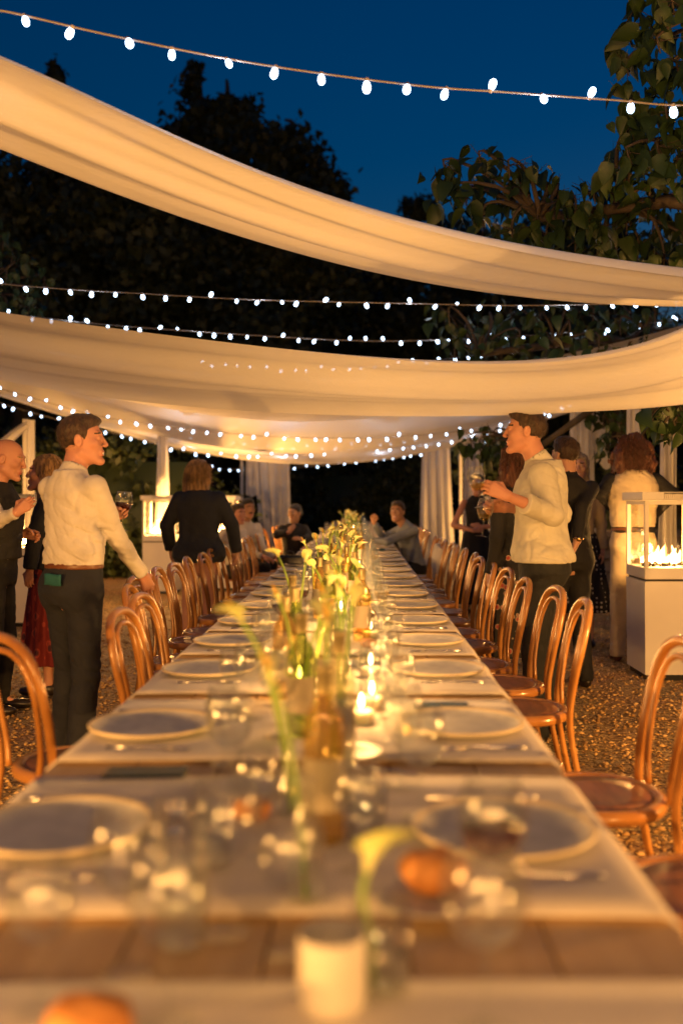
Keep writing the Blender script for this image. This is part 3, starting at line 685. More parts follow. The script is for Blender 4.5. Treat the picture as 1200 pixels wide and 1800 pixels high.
# unseen string of warm bulbs, added behind the camera as fill for the table
M['fill_bulb'] = emit('fill_bulb_glow', (1.0,.62,.28), 9.0)
def fill_string():
    t = empty('string_lights', (0,-1.1,2.9)); tag(t, 'unseen string of warm bulbs added behind the camera for fill light', 'string lights')
    mb = MB(); path = [(x,0,.25*abs(x/3)**2) for x in np.linspace(-3,3,30)]; mb.tube(path, .0045, 5); mb.build('wire', M['wire'], t)
    me = BULB.copy(); me.name = 'fill_bulb'; me.materials[0] = M['fill_bulb']
    for i in range(11):
        x = -2.5+.5*i; link('bulb', me, t, (x,0,.25*abs(x/3)**2))
        if i % 2 == 0:
            l = bpy.data.lights.new('fill_bulb_light', 'POINT'); l.energy = 36; l.color = (1,.49,.13); l.shadow_soft_size = .05
            o = bpy.data.objects.new('fill_bulb_light', l); C.objects.link(o); o.parent = t; o.location = (x,0,.25*abs(x/3)**2-.12)
fill_string()
# ------------------------------------------------------------------ long dining table
TZ = .75; TW = .57
def table_proto(L):
    t = empty('dining_table'); n = 6; w = 2*TW/n
    for i in range(n):
        MB().box((-TW+w*i+.0015,-L/2+.002,TZ-.036),(-TW+w*(i+1)-.0015,L/2-.002,TZ), bev=.003).build('plank', M['wood_table'], t, False)
    ap = MB(); ap.box((-TW+.06,-L/2+.05,TZ-.13),(-TW+.085,L/2-.05,TZ-.0365)); ap.build('apron', M['wood_table'], t, False)
    ap = MB(); ap.box((TW-.085,-L/2+.05,TZ-.13),(TW-.06,L/2-.05,TZ-.0365)); ap.build('apron', M['wood_table'], t, False)
    for sx in (-1,1):
        for sy in (-1,1):
            MB().box((sx*(TW-.125)-.035, sy*(L/2-.14)-.035, 0),(sx*(TW-.125)+.035, sy*(L/2-.14)+.035, TZ-.0365), bev=.004).build('leg', M['wood_table'], t, False)
    return t
TL = 2.6; y0 = .35; tp = table_proto(TL); ntab = 10
for i in range(ntab):
    t = tp if i == 0 else copy_tree(tp); t.location = (0, y0+TL*(i+.5), 0)
    tag(t, f'wooden banquet table, {ORD[i]} from the camera in the long row', 'table', 'wooden tables set end to end in one long row')
TEND = y0+TL*ntab
# place setting rows: distance of the plates
rows = [1.75, 2.55, 3.40, 4.06, 4.74, 5.42]
while rows[-1] < TEND-.9: rows.append(rows[-1]+.67)
rows = [1.0] + rows
def runner(y, L, label, seed, overhang=.07):
    g = random.Random(seed); nx, ny = 46, 9; v = []; W = TW+overhang
    for i in range(nx):
        s = -W+2*W*i/(nx-1)
        for j in range(ny):
            q = -L/2+L*j/(ny-1); a = abs(s)
            if a <= TW: x, z = s, TZ+.004
            else:
                k = (a-TW); x = math.copysign(TW+.006+min(k,.01)*.3, s); z = TZ+.003-k
            zz = vnoise(np.array([[s*2.2+seed, q*4, seed*1.7]]), 1.5, seed)[0]
            v.append((x+.004*zz*(a > TW), y+q+.006*math.sin(s*5+seed), z+.0022*(1+zz)*(a <= TW)+(.0025 if j in (0,ny-1) and a <= TW else 0)))
    i = (np.arange(nx-1)[:,None]*ny+np.arange(ny-1)[None]).ravel(); F = np.stack([i,i+ny,i+ny+1,i+1],-1)
    me = mesh('linen_runner', v, F, M['linen']); o = link('linen_runner', me)
    sm = o.modifiers.new('thick', 'SOLIDIFY'); sm.thickness = .004; sm.offset = 1
    tag(o, label, 'table runner', 'pale linen runners laid across the table')
def side(s): return 'left' if s < 0 else 'right'
def where(i): return ('nearest the camera' if i == 0 else ORD[i]+' from the camera')
for i, y in enumerate(rows):
    L = {1:.70,2:.68,3:.64}.get(i, .60)
    if i == 0: runner(.94, .55, 'pale linen runner across the table '+where(i), i)
    else:
        runner(y+{1:.01,2:.04,3:-.06}.get(i,.02), L, 'pale linen runner across the table, '+where(i), i)

# plates --------------------------------------------------------------
def plate_proto():
    t = empty('dinner_plate'); mb = MB()
    mb.lathe([(.0001,.0),(.105,.0),(.135,.006),(.1575,.017)], 48); mb.lathe([(.0001,.0065),(.10,.0065),(.128,.010),(.148,.0195)][::-1], 48)
    mb.build('dish', M['plate'], t); rm = MB(); rm.lathe([(.1576,.0168),(.1605,.0215),(.158,.0245),(.152,.0235),(.1478,.0196)], 48); rm.build('rim', M['plate_rim'], t); return t
pp = plate_proto(); fp_ = True
def fork_me():
    mb = MB(); mb.tube([(0,-.10,.003),(0,-.04,.004),(0,.02,.007),(0,.045,.005)], [.0055,.0032,.0026,.004], 6); mb.add([(-.011,.045,.004),(.011,.045,.004),(.012,.062,.002),(-.012,.062,.002)], [(0,1,2,3)])
    for i in range(4): x = -.0105+.007*i; mb.box((x-.0015,.060,.002),(x+.0015,.098,.004))
    return mb.me('fork', M['silver'])
def knife_me():
    mb = MB(); mb.tube([(0,-.115,.004),(0,-.02,.005)], [.006,.0045], 6); mb.box((-.003,-.02,.0035),(.011,.10,.0055), bev=.001); return mb.me('knife', M['silver'])
def spoon_me():
    mb = MB(); mb.tube([(0,-.10,.003),(0,-.03,.005),(0,.03,.008)], [.005,.003,.003], 6); mb.sphere((0,.052,.008), (.017,.026,.006), 12, 6); return mb.me('spoon', M['silver'])
FORK, KNIFE, SPOON = fork_me(), knife_me(), spoon_me()
g = random.Random(11)
for i, y in enumerate(rows):
    for s in (-1,1):
        if i == 0: continue
        t = pp if fp_ else copy_tree(pp); fp_ = False
        X = {(1,-1):-.40,(1,1):.375,(2,-1):-.405,(2,1):.385}.get((i,s), s*(.395+g.uniform(-.012,.012)))
        t.location = (X, y+g.uniform(-.015,.015), TZ+.0095); t.rotation_euler.z = g.random()*6
        tag(t, f'speckled grey stoneware plate with a pale rim, {where(i-1)} on the {side(s)} side', 'plate', 'stoneware plates down both sides of the table')
        if i <= 7:
            k = link('fork', FORK, loc=(X+.03, y-.205+.005, TZ+.0095)); k.rotation_euler.z = R(90+g.uniform(-6,6))*s
            tag(k, f'silver fork beside the {ORD[i-1]} plate from the camera on the {side(s)} side', 'fork', 'silver forks beside the plates')
            k = link('knife', KNIFE, loc=(X-.02, y+.20, TZ+.0095)); k.rotation_euler.z = R(90+g.uniform(-6,6))*s
            tag(k, f'silver knife beyond the {ORD[i-1]} plate from the camera on the {side(s)} side', 'knife', 'silver knives beside the plates')
for x,y,a,l in ((-.215,1.70,-15,'silver spoon lying beside the rim of the nearest left plate'),(-.205,1.80,14,'second silver spoon near the nearest left plate, closer to the glasses'),(.15,2.16,70,'silver spoon near the candle side of the nearest right plate')):
    k = link('spoon', SPOON, loc=(x,y,TZ+.0095)); k.rotation_euler.z = R(a); tag(k, l, 'spoon')

# glasses -------------------------------------------------------------
def wineglass(kind):
    sc = {'big':1.0,'small':.84}[kind]; t = empty('wine_glass')
    bowl = [(.004,.098),(.022,.103),(.038,.118),(.046,.142),(.047,.160),(.043,.185),(.036,.208)]
    inn = [(r-.0013,z+.001) for r,z in bowl[::-1]]
    mb = MB(); mb.lathe([(r*sc,z*sc) for r,z in bowl]+[(.0352*sc,.2085*sc)]+[(max(r,.0001)*sc,z*sc) for r,z in inn], 28); mb.build('bowl', M['glass'], t)
    mb = MB(); mb.lathe([(.0036*sc,.006*sc),(.0033*sc,.05*sc),(.0042*sc,.0979*sc)], 10); mb.build('stem', M['glass'], t)
    mb = MB(); mb.lathe([(.0001,0),(.034*sc,0),(.0345*sc,.0015),(.012*sc,.0045),(.0036*sc,.0085*sc)], 28); mb.build('foot', M['glass'], t); return t, sc
def wine_me(sc, lvl, name, m):
    pr = [(.0001,.1005),(.020,.1045),(.0362,.119),(.0443,.142),(.0453,.160),(.0415,.185)]
    q = [p for p in pr if p[1] < lvl]; r = np.interp(lvl, [p[1] for p in pr], [p[0] for p in pr]); q = q+[(float(r),lvl),(.0001,lvl)]
    mb = MB(); mb.lathe([(a*sc,b*sc) for a,b in q], 24); return mb.me(name, m)
def tumbler():
    t = empty('water_glass'); mb = MB(); mb.lathe([(.0001,0),(.031,0),(.033,.004),(.037,.105),(.0357,.105),(.032,.010),(.0001,.009)], 28); mb.build('glass_wall', M['glass'], t)
    mb = MB(); mb.lathe([(.0001,.0095),(.0315,.0100),(.0338,.055),(.0001,.055)], 24); mb.build('water', M['water'], t); return t
M['water'] = glassmat('water', (.95,.97,.97), .01, 1.33)
WG, s1 = wineglass('big'); WS, s2 = wineglass('small'); TB = tumbler()
RW = wine_me(s1, .142, 'wine', M['wine']); WWn = wine_me(s2, .150, 'wine', M['white_wine'])
used = set()
def place(proto, x, y, z, label, cat, group, rz=None, wine=None, tilt=None):
    t = proto if proto.name not in used else copy_tree(proto); used.add(proto.name)
    for c in list(t.children):
        if c.name.startswith('wine') and not c.name.startswith('wine_glass'): bpy.data.objects.remove(c)
    t.location = (x,y,z); t.rotation_euler.z = rz if rz is not None else random.random()*6
    if wine is not None: link('wine', wine, t)
    tag(t, label, cat, group); return t
TOPZ = TZ+.0095
# hand placed things in the foreground
place(WG, .305, 1.36, TOPZ, 'large wine glass with a little red wine standing by the nearest right plate', 'wine glass', 'wine glasses on the table', wine=RW)
place(WG, .262, 1.10, TOPZ, 'empty wine glass closest to the camera on the right', 'wine glass', 'wine glasses on the table')
place(WG, -.165, 1.24, TOPZ, 'empty wine glass closest to the camera left of centre', 'wine glass', 'wine glasses on the table')
place(WG, -.060, 1.36, TOPZ, 'empty wine glass just left of the nearest green vase', 'wine glass', 'wine glasses on the table')
place(WS, -.245, 1.15, TOPZ, 'small wine glass at the lower left among the nearest glasses', 'wine glass', 'wine glasses on the table')
place(TB, -.115, 1.60, TOPZ, 'tall water glass left of the centrepiece near the nearest left plate', 'water glass', 'water glasses on the table')
place(WG, -.135, 1.98, TOPZ, 'large empty wine glass near the black phone on the left', 'wine glass', 'wine glasses on the table')
place(WG, .235, 1.84, TOPZ, 'empty wine glass behind the roll on the right side', 'wine glass', 'wine glasses on the table')
place(TB, .135, 1.72, TOPZ, 'water glass between the centre vases and the nearest right plate', 'water glass', 'water glasses on the table')
n_g = 0
for i, y in enumerate(rows):
    if i < 2: continue
    for s in (-1,1):
        near = i < 14
        for k in range(3):
            xx = s*(.185+.055*k*(1 if k < 2 else -.6))+g.uniform(-.02,.02); yy = y+(.17,.24,.09)[k]+g.uniform(-.04,.04)
            if not near and k == 2: continue
            if k == 2 and (i % 2 == 0): continue
            red = (i,s,k) in ((4,-1,0),(5,-1,0),(9,1,1)); ww = (i+k) % 5 == 1 and not red
            if k == 2:
                lab = f'water glass in from the {ORD[i-1]} {side(s)} plate from the camera' ; place(TB, xx, yy, TOPZ, lab, 'water glass', 'water glasses on the table')
            else:
                what = ('wine glass with red wine' if red else 'wine glass with white wine' if ww else 'clear wine glass')
                lab = (f"{'large' if k == 0 else 'smaller'} {what} in from the {ORD[i-1]} {side(s)} plate")
                place(WG if k == 0 else WS, xx, yy, TOPZ, lab, 'wine glass', 'wine glasses on the table', wine=RW if (red and k == 0) else (WWn if (ww and k == 1) else None))
for s, x, y in ((-1,-.385,13.6),(-1,-.42,16.5)):
    place(WG, x, y, TOPZ, ('wine glass with pale wine standing alone before the seated woman' if y < 14 else 'lone far wine glass near the left table edge beyond the seated woman'), 'wine glass', 'wine glasses on the table')

for q,(x_,y_,kd,lb_) in enumerate([(-.05,1.66,WS,'small wine glass just left of the nearest amber bottle'),(.12,1.58,WS,'small wine glass between the roll and the centre vases'),(.03,1.30,WS,'small wine glass directly behind the white cup'),
    (-.09,1.12,WG,'large wine glass immediately left of the white cup'),(.21,2.05,WG,'large wine glass before the brightest candle on the right'),(-.18,2.22,WS,'small wine glass beyond the black phone on the left'),(.20,2.42,WS,'small wine glass right of the brightest candle'),(-.08,2.48,WG,'large wine glass left of the brightest candle'),
    (.06,2.72,WS,'small wine glass just behind the brightest candle'),(-.12,2.86,WG,'large wine glass behind and left of the brightest candle'),(.20,3.02,WG,'large wine glass beyond the right hand phone')]):
    place(kd, x_, y_, TOPZ, lb_, 'wine glass', 'wine glasses on the table')
# bottles and vases -----------------------------------------------------
def bottle_proto(kind):
    t = empty('wine_bottle'); pr = [(.0001,.006),(.030,.0),(.037,.006),(.0375,.19),(.034,.215),(.018,.238),(.0145,.25),(.0142,.295),(.016,.297),(.016,.305),(.0001,.305)]
    mb = MB(); mb.lathe(pr, 28); mb.build('bottle_body', M[kind], t)
    lb = MB(); v = []; n = 20
    for i in range(n+1):
        a = -1.5+3*i/n; v += [(.0380*math.cos(a),.0380*math.sin(a),.06),(.0380*math.cos(a),.0380*math.sin(a),.15)]
    lb.add(v, [(2*i,2*i+2,2*i+3,2*i+1) for i in range(n)]); lb.build('paper_label', M['label'], t)
    mb = MB(); mb.lathe([(.0149,.258),(.0152,.294),(.0168,.2965),(.0168,.3055),(.0001,.3062)], 16); mb.build('foil_cap', M['foil'], t); return t
BG, BA, BC = bottle_proto('bottle_green'), bottle_proto('bottle_amber'), bottle_proto('bottle_clear')
def vase_proto(k):
    t = empty('glass_vase'); 
    pr = {0:[(.0001,.0),(.026,.0),(.028,.01),(.027,.10),(.015,.135),(.012,.17),(.016,.185)], 1:[(.0001,.0),(.033,.0),(.035,.01),(.035,.20)], 2:[(.0001,0),(.022,0),(.030,.02),(.028,.06),(.012,.10),(.010,.20),(.013,.215)]}[k]
    mb = MB(); mb.lathe(pr+[(r-.0016,z+.001) for r,z in pr[::-1][:-1]]+[(.0001,.006)], 24); mb.build('vase_wall', M['glass'], t)
    top = {0:.09,1:.12,2:.055}[k]; q = [(max(r-.0022,.0001), max(z,.0065)) for r,z in pr if z < top]+[(float(np.interp(top,[z for r,z in pr],[r for r,z in pr]))-.0022, top),(.0001,top)]
    mb = MB(); mb.lathe(q, 20); mb.build('water', M['water'], t); return t
VS = [vase_proto(k) for k in range(3)]
def calla_proto(h, lean, seed):
    g = random.Random(seed); t = empty('calla_lily'); mb = MB(); K = .70 if h > .2 else .85
    path = smoothpath([(0,0,0),(lean*.2,0,h*.4),(lean*.55,.01,h*.8),(lean,.0,h)], 9); mb.tube(path, [.0042,.0042,.0041,.004,.004,.004,.0042,.0045,.005], 7); mb.build('stem', M['stem'], t)
    v = []; nu, nv = 22, 9; top = path[-1]; 
    for i in range(nu+1):
        a = 2*math.pi*i/nu*1.06-.2
        for j in range(nv):
            s = j/(nv-1); front = (1+math.cos(a))/2                       # long tip on one side
            r = .0055+.019*s**1.7*(1+.35*front)+.010*max(0,s-.8)*5*.3; z = .066*s*(.62+.55*front)-.020*max(0,s-.75)*4*(1-front*.2)*.5
            v.append((K*(r*math.cos(a)*(1.0+.2*front*s)+.018*front*s*s), K*r*math.sin(a)*.9, K*z))
    i_ = (np.arange(nu)[:,None]*nv+np.arange(nv-1)[None]).ravel(); F = np.stack([i_,i_+nv,i_+nv+1,i_+1],-1)
    ax = (path[-1]-path[-3]).normalized(); q = Vector((0,0,1)).rotation_difference(ax); ca = g.random()*6; rot = Matrix.Rotation(ca,3,'Z')
    v = [tuple(top+q@(rot@Vector(p))) for p in v]; link('spathe', mesh('spathe', v, F, M['spathe']), t)
    sb = MB(); sb.tube([top+q@(rot@Vector(p)) for p in ((0,0,.004),(.003,0,.03),(.006,0,.055))], [.004,.0045,.002], 7); sb.build('spadix', M['spadix'], t); return t
CAL = [calla_proto(h, l, i) for i, (h,l) in enumerate(((.31,.05),(.35,.09),(.27,-.07),(.33,-.03),(.25,.06),(.125,.02)))]
def lily(x, y, k, label, rz=None, z=TOPZ+.008):
    place(CAL[k], x, y, z, label, 'calla lily', 'calla lilies along the centre of the table', rz)
# foreground centre
gb = 'wine bottles along the table centre'; gv = 'small glass vases along the table centre'
place(TB, .150, 1.20, TOPZ, 'clear tumbler closest to the camera holding low lilies', 'water glass', 'water glasses on the table'); lily(.140,1.20,5,'short greenish yellow calla lily leaning out of the tumbler closest to the camera', 2.0)

place(VS[1], -.115, 1.33, TOPZ, 'tall straight clear glass left of the white cup', 'vase', gv)
place(VS[0], .045, 1.46, TOPZ, 'slim vase left of the bread roll on the right', 'vase', gv); lily(.045,1.46,0,'tall calla lily rising above the white cup', 2.9)
place(BA, .062, 1.72, TOPZ, 'amber wine bottle nearest the camera in the centre', 'wine bottle', gb, 4.4)
place(VS[2], -.005, 1.86, TOPZ, 'narrow necked vase left of the nearest amber bottle', 'vase', gv); lily(-.005,1.86,1,'long curved calla lily left of the nearest amber bottle', 3.0)
place(VS[1], .075, 1.98, TOPZ, 'straight vase just behind the nearest amber bottle', 'vase', gv); lily(.075,1.98,3,'pale calla lily just behind the nearest amber bottle', 1.0)
place(BC, .078, 2.16, TOPZ, 'clear wine bottle before the brightest candle', 'wine bottle', gb, 4.6)
CS = [(.128,2.62,1.6),(.158,2.80,.9),(.02,3.85,1),(.105,4.6,1),(-.10,5.4,1),(.10,6.3,1),(.03,7.2,1),(.12,8.2,1.2),(-.06,9.3,1),(.09,10.6,1.2),(.0,12.0,1.2),(.08,13.6,1.2),(-.04,15.6,1.2),(.06,17.5,1.2),(0,19.5,1),(.05,22,1)]
ys = [2.35]; 
while ys[-1] < TEND-1.2: ys.append(ys[-1]+g.uniform(.13,.19) if ys[-1] < 6 else ys[-1]+g.uniform(.20,.3) if ys[-1] < 12 else ys[-1]+g.uniform(.32,.5))
nv = nb = nl = 0
for j, y in enumerate(ys[:62]):
    x = g.uniform(-.15,.14); k = j % 5
    for (cx_,cy_,ck_) in CS:
        if abs(cy_-y) < .16 and abs(cx_-x) < .12: x = cx_-.15 if cx_ > 0 else cx_+.15
    if k in (1,4) or (k == 3 and j % 2):
        kind = [BG,BC,BA][(j//2) % 3]; nm = {'wine_bottle':'green'}.get(kind.name,'') ; col = ['green','clear','amber'][(j//2) % 3]
        place(kind, x, y, TOPZ, f'{col} glass wine bottle, {ORD[min(nb+2,39)]} from the camera along the centre', 'wine bottle', gb, 4.5+g.uniform(-.8,.8)); nb += 1
    else:
        place(VS[j % 3], x, y, TOPZ, f'small clear flower vase, {ORD[min(nv+4,39)]} from the camera along the centre', 'vase', gv); nv += 1
        for q in range(1 if y > 9 and j % 2 else 2):
            lily(x+g.uniform(-.004,.004), y+g.uniform(-.004,.004), g.randrange(5), f"{'white and yellow' if q == 0 else 'greener'} calla lily in the {ORD[min(nv+3,39)]} vase from the camera")
# taller far bouquet at the end of the row of vases
for q in range(16):
    yy = 13.4+g.uniform(-.4,3.0); lily(g.uniform(-.12,.10), yy, q % 5, 'white calla lily in the dense far cluster at the middle of the table', None, TOPZ+.008+g.uniform(0,.05))
for q in range(10):
    place(VS[q % 3], g.uniform(-.14,.12), 13.2+.33*q, TOPZ, 'clear vase in the dense far cluster at the middle of the table', 'vase', gv)

# candles ---------------------------------------------------------------
def candle_proto():
    t = empty('candle'); mb = MB(); mb.lathe([(.0001,0),(.034,0),(.036,.003),(.036,.085),(.0345,.085),(.0343,.006),(.0001,.0058)], 24); mb.build('glass_holder', M['glass'], t)
    mb = MB(); mb.lathe([(.0001,.0065),(.0325,.0067),(.0325,.036),(.020,.034),(.0001,.035)], 20); mb.build('wax', M['wax'], t)
    mb = MB(); mb.tube([(0,0,.0345),(0,0,.043)], .0011, 5); mb.build('wick', M['black'], t)
    mb = MB(); mb.lathe([(.0001,.042),(.0055,.050),(.0065,.058),(.0045,.070),(.0001,.082)], 10); mb.build('flame', M['candle_flame'], t); return t
CD = candle_proto()
cs = CS+[(-.27,.72,.3),(.33,.70,.15),(.16,3.3,.8),(-.06,3.05,.8),(.17,4.2,.7),(-.15,4.45,.7),(.03,5.0,.8),(.16,5.75,.8),(-.03,6.7,.8),(.14,7.7,.8),(.02,8.7,.8),(.13,9.9,.8),(-.08,11.3,.8)]  # first two extras are added below the frame to light the near table
cs0 = [(.128,2.62,1.6),(.158,2.80,.9),(.02,3.85,1),(.105,4.6,1),(-.10,5.4,1),(.10,6.3,1),(.03,7.2,1),(.12,8.2,1.2),(-.06,9.3,1),(.09,10.6,1.2),(.0,12.0,1.2),(.08,13.6,1.2),(-.04,15.6,1.2),(.06,17.5,1.2),(0,19.5,1),(.05,22,1)]
for j, (x,y,k) in enumerate(cs):
    t = place(CD, x, y, TOPZ, ('brightest glass candle in the middle of the near table' if j == 0 else ('left' if x < 0 else 'right')+' glass candle added below the frame to light the table end' if len(CS) <= j < len(CS)+2 else f'low glass candle tucked between the bottles, {ORD[j-len(CS)-2]} of those from the camera' if j >= len(CS)+2 else f'lit candle in a glass holder, {ORD[j]} from the camera'), 'candle', 'lit candles in glass holders')
    l = bpy.data.lights.new('candle_light', 'POINT'); l.energy = CANDLE_W*k; l.color = (1,.50,.15); l.shadow_soft_size = .006
    o = bpy.data.objects.new('candle_light', l); C.objects.link(o); o.parent = t; o.location = (0,0,.10)

# rolls, side plates, cup, phones, bag ------------------------------------
def roll(x, y, r, label, seed, z=TOPZ):
    def f(Pt):
        d = ell(Pt, (0,0,r*.62), (r*1.05,r*.95,r*.66)); return d+.0035*vnoise(Pt, 45, seed)+.002*np.abs(vnoise(Pt, 90, seed))-.006*np.exp(-(Pt[:,1]/(.12*r))**2)*0
    v, F = snet(f, (-r*1.2,-r*1.2,-.004), (r*1.2,r*1.2,r*1.4), .004); o = link('bread_roll', mesh('bread_roll', v, F, M['bread']), loc=(x,y,z)); tag(o, label, 'bread roll', 'golden bread rolls on the table')
def sideplate(x, y, label):
    mb = MB(); mb.lathe([(.0001,0),(.055,0),(.078,.009),(.0785,.011),(.076,.0115),(.054,.004),(.0001,.004)], 36); o = mb.build('side_plate', M['ceramic'], loc=(x,y,TOPZ)); tag(o, label, 'side plate')
sideplate(.225,1.46,'small pale side plate under the roll on the right'); roll(.235,1.49,.050,'golden bread roll on the small side plate at the right',1,TOPZ+.005)
roll(-.075,1.83,.036,'small golden roll left of the vases in the centre',2)
sideplate(-.10,2.02,'small pale side plate behind the roll left of the vases')
roll(-.165,1.07,.046,'dark golden roll at the bottom left corner of the photo',3)
sideplate(.10,2.30,'small brown edged side plate below the brightest candle')
for x,y,r,l in ((.15,4.35,.035,'bread roll right of the centre beside the fourth place'),(.16,3.95,.033,'half eaten roll right of centre behind the bright candle'),(.17,5.0,.034,'small roll far right of the centre vases')): roll(x,y,r,l,int(y*10))
mb = MB(); mb.lathe([(.0001,0),(.033,0),(.038,.004),(.0392,.012),(.0398,.084),(.0383,.087),(.036,.084),(.0355,.012),(.0001,.010)], 36)
tag(mb.build('ceramic_cup', M['ceramic'], loc=(.092,1.16,TOPZ)), 'white ceramic candle cup close to the camera', 'cup')
def phone(x,y,rz,w,l,label):
    t = empty('mobile_phone', (x,y,TOPZ), rz); tag(t, label, 'phone'); MB().box((-l/2,-w/2,0),(l/2,w/2,.008), bev=.002).build('phone_case', M['black'], t, False)
    MB().box((-l/2+.004,-w/2+.004,.0081),(l/2-.004,w/2-.004,.0092)).build('screen', M['phone_glass'], t, False)
phone(-.335,2.135,R(2),.078,.175,'black phone with a dark glossy screen on the bare wood at the left')
phone(.355,2.83,R(-1),.074,.155,'black phone on the right between two plates')
def clutch():
    t = empty('handbag', (-.50,8.9,TOPZ)); tag(t, 'small black handbag standing on the left table edge', 'handbag')
    MB().box((-.11,-.05,0),(.12,.05,.095), bev=.02).build('bag_body', M['black_leather'], t)
    MB().tube([(-.04,0,.085),(-.035,0,.12),(0,0,.135),(.035,0,.12),(.04,0,.085)], .005, 6).build('handle', M['black_leather'], t)
clutch()
MB().box((-.075,-.11,0),(.075,.11,.006)).build('x', M['red_card'], None, False)
o = bpy.data.objects['x']; o.name = 'menu_card'; o.data.name = 'menu_card'; o.location = (-.47,12.2,TOPZ+.001); o.rotation_euler.z = R(80); tag(o, 'folded red card lying before the seated woman', 'card')
def specs():
    t = empty('sunglasses', (.33,11.2,TOPZ)); tag(t, 'folded dark sunglasses on the right half of the table', 'sunglasses')
    for s in (-1,1): mb = MB(); mb.sphere((s*.045,0,.022),(.036,.008,.020),12,8); mb.build('lens', M['phone_glass'], t)
    MB().tube([(-.01,0,.03),(.01,0,.03)],.003,5).build('bridge', M['black'], t)
    for s in (-1,1): MB().tube([(s*.08,0,.032),(s*.08,.06,.030),(s*.075,.12,.01)],.003,5).build('arm', M['black'], t)
specs()

# ------------------------------------------------------------------ bentwood chairs
def chair_proto():
    t = empty('bentwood_chair')
    mb = MB(); mb.lathe([(.0001,.452),(.155,.452),(.162,.455),(.164,.460),(.158,.466),(.10,.463),(.0001,.4605)], 32); mb.build('seat', M['cane'], t)
    mb = MB(); mb.lathe([(.163,.430),(.196,.430),(.203,.436),(.205,.450),(.201,.464),(.190,.470),(.170,.468),(.1645,.462),(.163,.430)], 36); mb.build('seat_ring', M['wood_chair'], t)
    pts = [(-.185,-.27,0),(-.176,-.215,.22),(-.170,-.180,.44),(-.180,-.195,.60),(-.186,-.225,.74),(-.160,-.252,.845),(-.095,-.268,.892),(0,-.274,.905),(.095,-.268,.892),(.160,-.252,.845),(.186,-.225,.74),(.180,-.195,.60),(.170,-.180,.44),(.176,-.215,.22),(.185,-.27,0)]
    n = 64; mb = MB(); mb.tube(smoothpath(pts, n), [.0125+.0045*math.sin(math.pi*min(1,max(0,(i/n-.1)/.8))) for i in range(n)], 9); mb.build('back_hoop', M['wood_chair'], t)
    pts = [(-.098,-.188,.462),(-.112,-.190,.56),(-.126,-.218,.72),(-.108,-.244,.815),(-.06,-.256,.852),(0,-.259,.860),(.06,-.256,.852),(.108,-.244,.815),(.126,-.218,.72),(.112,-.190,.56),(.098,-.188,.462)]
    mb = MB(); mb.tube(smoothpath(pts, 44), .0105, 8); mb.build('inner_hoop', M['wood_chair'], t)
    for s in (-1,1):
        mb = MB(); mb.tube(smoothpath([(s*.135,.125,.430),(s*.145,.150,.30),(s*.155,.172,.12),(s*.165,.192,0)], 12), [.019,.018,.017,.016,.0155,.015,.0145,.014,.0135,.013,.0125,.012], 8); mb.build('leg', M['wood_chair'], t)
    mb = MB(); ring = [(.155*math.cos(a), -.015+.155*math.sin(a), .235) for a in np.linspace(0,2*math.pi,33)]; mb.tube(ring, .008, 7, cap=False); mb.build('stretcher_ring', M['wood_chair'], t)
    return t
CH = chair_proto()
gch = 'bentwood chairs along both sides of the table'
def chair(x, y, rz, label, s=1.0):
    t = CH if CH.name not in used else copy_tree(CH); used.add(CH.name)
    t.location = (x,y,0); t.rotation_euler.z = rz; t.scale = (1.1,1,s); tag(t, label, 'chair', gch); return t
right_y = [2.24,2.98,3.60,4.20,4.76,5.30,6.05,6.60,7.22,7.80,8.50,9.05,9.6,10.15,10.8,11.35,13.0,13.55,14.1,14.65,15.2,15.8,16.4,17.0]
for i, y in enumerate(right_y):
    x = {0:.90,1:.83,2:.93,3:.80,4:.80,6:.76}.get(i, .735+g.uniform(-.02,.03)); a = {0:-8,1:0,2:-8}.get(i, g.uniform(-4,4))
    if i == 2: continue
    if i == 5: x = .74
    chair(x, y, R(90+a), f'glossy brown bentwood chair, {ORD[i if i < 2 else i-1]} from the camera on the right side', 1.02)
left = [(-.83,3.36,-44,1.02),(-.47-.07,3.86,3,1),(-.60,4.48,4,1),(-.76,4.98,-4,1),(-.85,5.48,5,1),(-.88,6.25,0,1),(-.86,6.68,3,1),(-.90,7.45,-3,1),(-.87,7.98,2,1),(-.90,8.62,0,1),(-.88,9.25,3,1),(-.88,9.9,-3,1),(-.92,10.6,0,1),(-.90,11.2,4,1),(-.92,11.8,0,1),(-.90,12.5,-5,1),(-.95,13.2,0,1),(-1.05,14.7,8,1),(-.95,15.5,0,1),(-.95,16.2,0,1)]
for i, (x,y,a,s) in enumerate(left):
    chair(x, y, R(-90-a), f'glossy brown bentwood chair, {ORD[i]} from the camera on the left side', 1.01)
# tote bag hanging on a right hand chair
def tote():
    t = empty('tote_bag', (.80,10.45,.50)); tag(t, 'cream cotton tote bag hanging over the back of a right hand chair', 'bag')
    def f(Pt):
        d = ell(Pt, (-.02,0,.20), (.085,.19,.26)); d = np.maximum(d, Pt[:,2]-.37+.05*vnoise(Pt, 9, 4)); return d+.012*vnoise(Pt, 14, 2)+.006*np.abs(vnoise(Pt*np.array([1,1.4,.5]), 30, 3))
    v, F = snet(f, (-.13,-.24,-.09), (.13,.24,.45), .012); link('bag_body', mesh('bag_body', v, F, M['cotton']), t, (.18,-.05,-.02))
    MB().tube([(.16,-.12,.30),(.19,-.09,.40),(.22,-.05,.43),(.19,0,.40),(.16,.04,.30)], .010, 6).build('strap', M['cotton'], t)
tote()
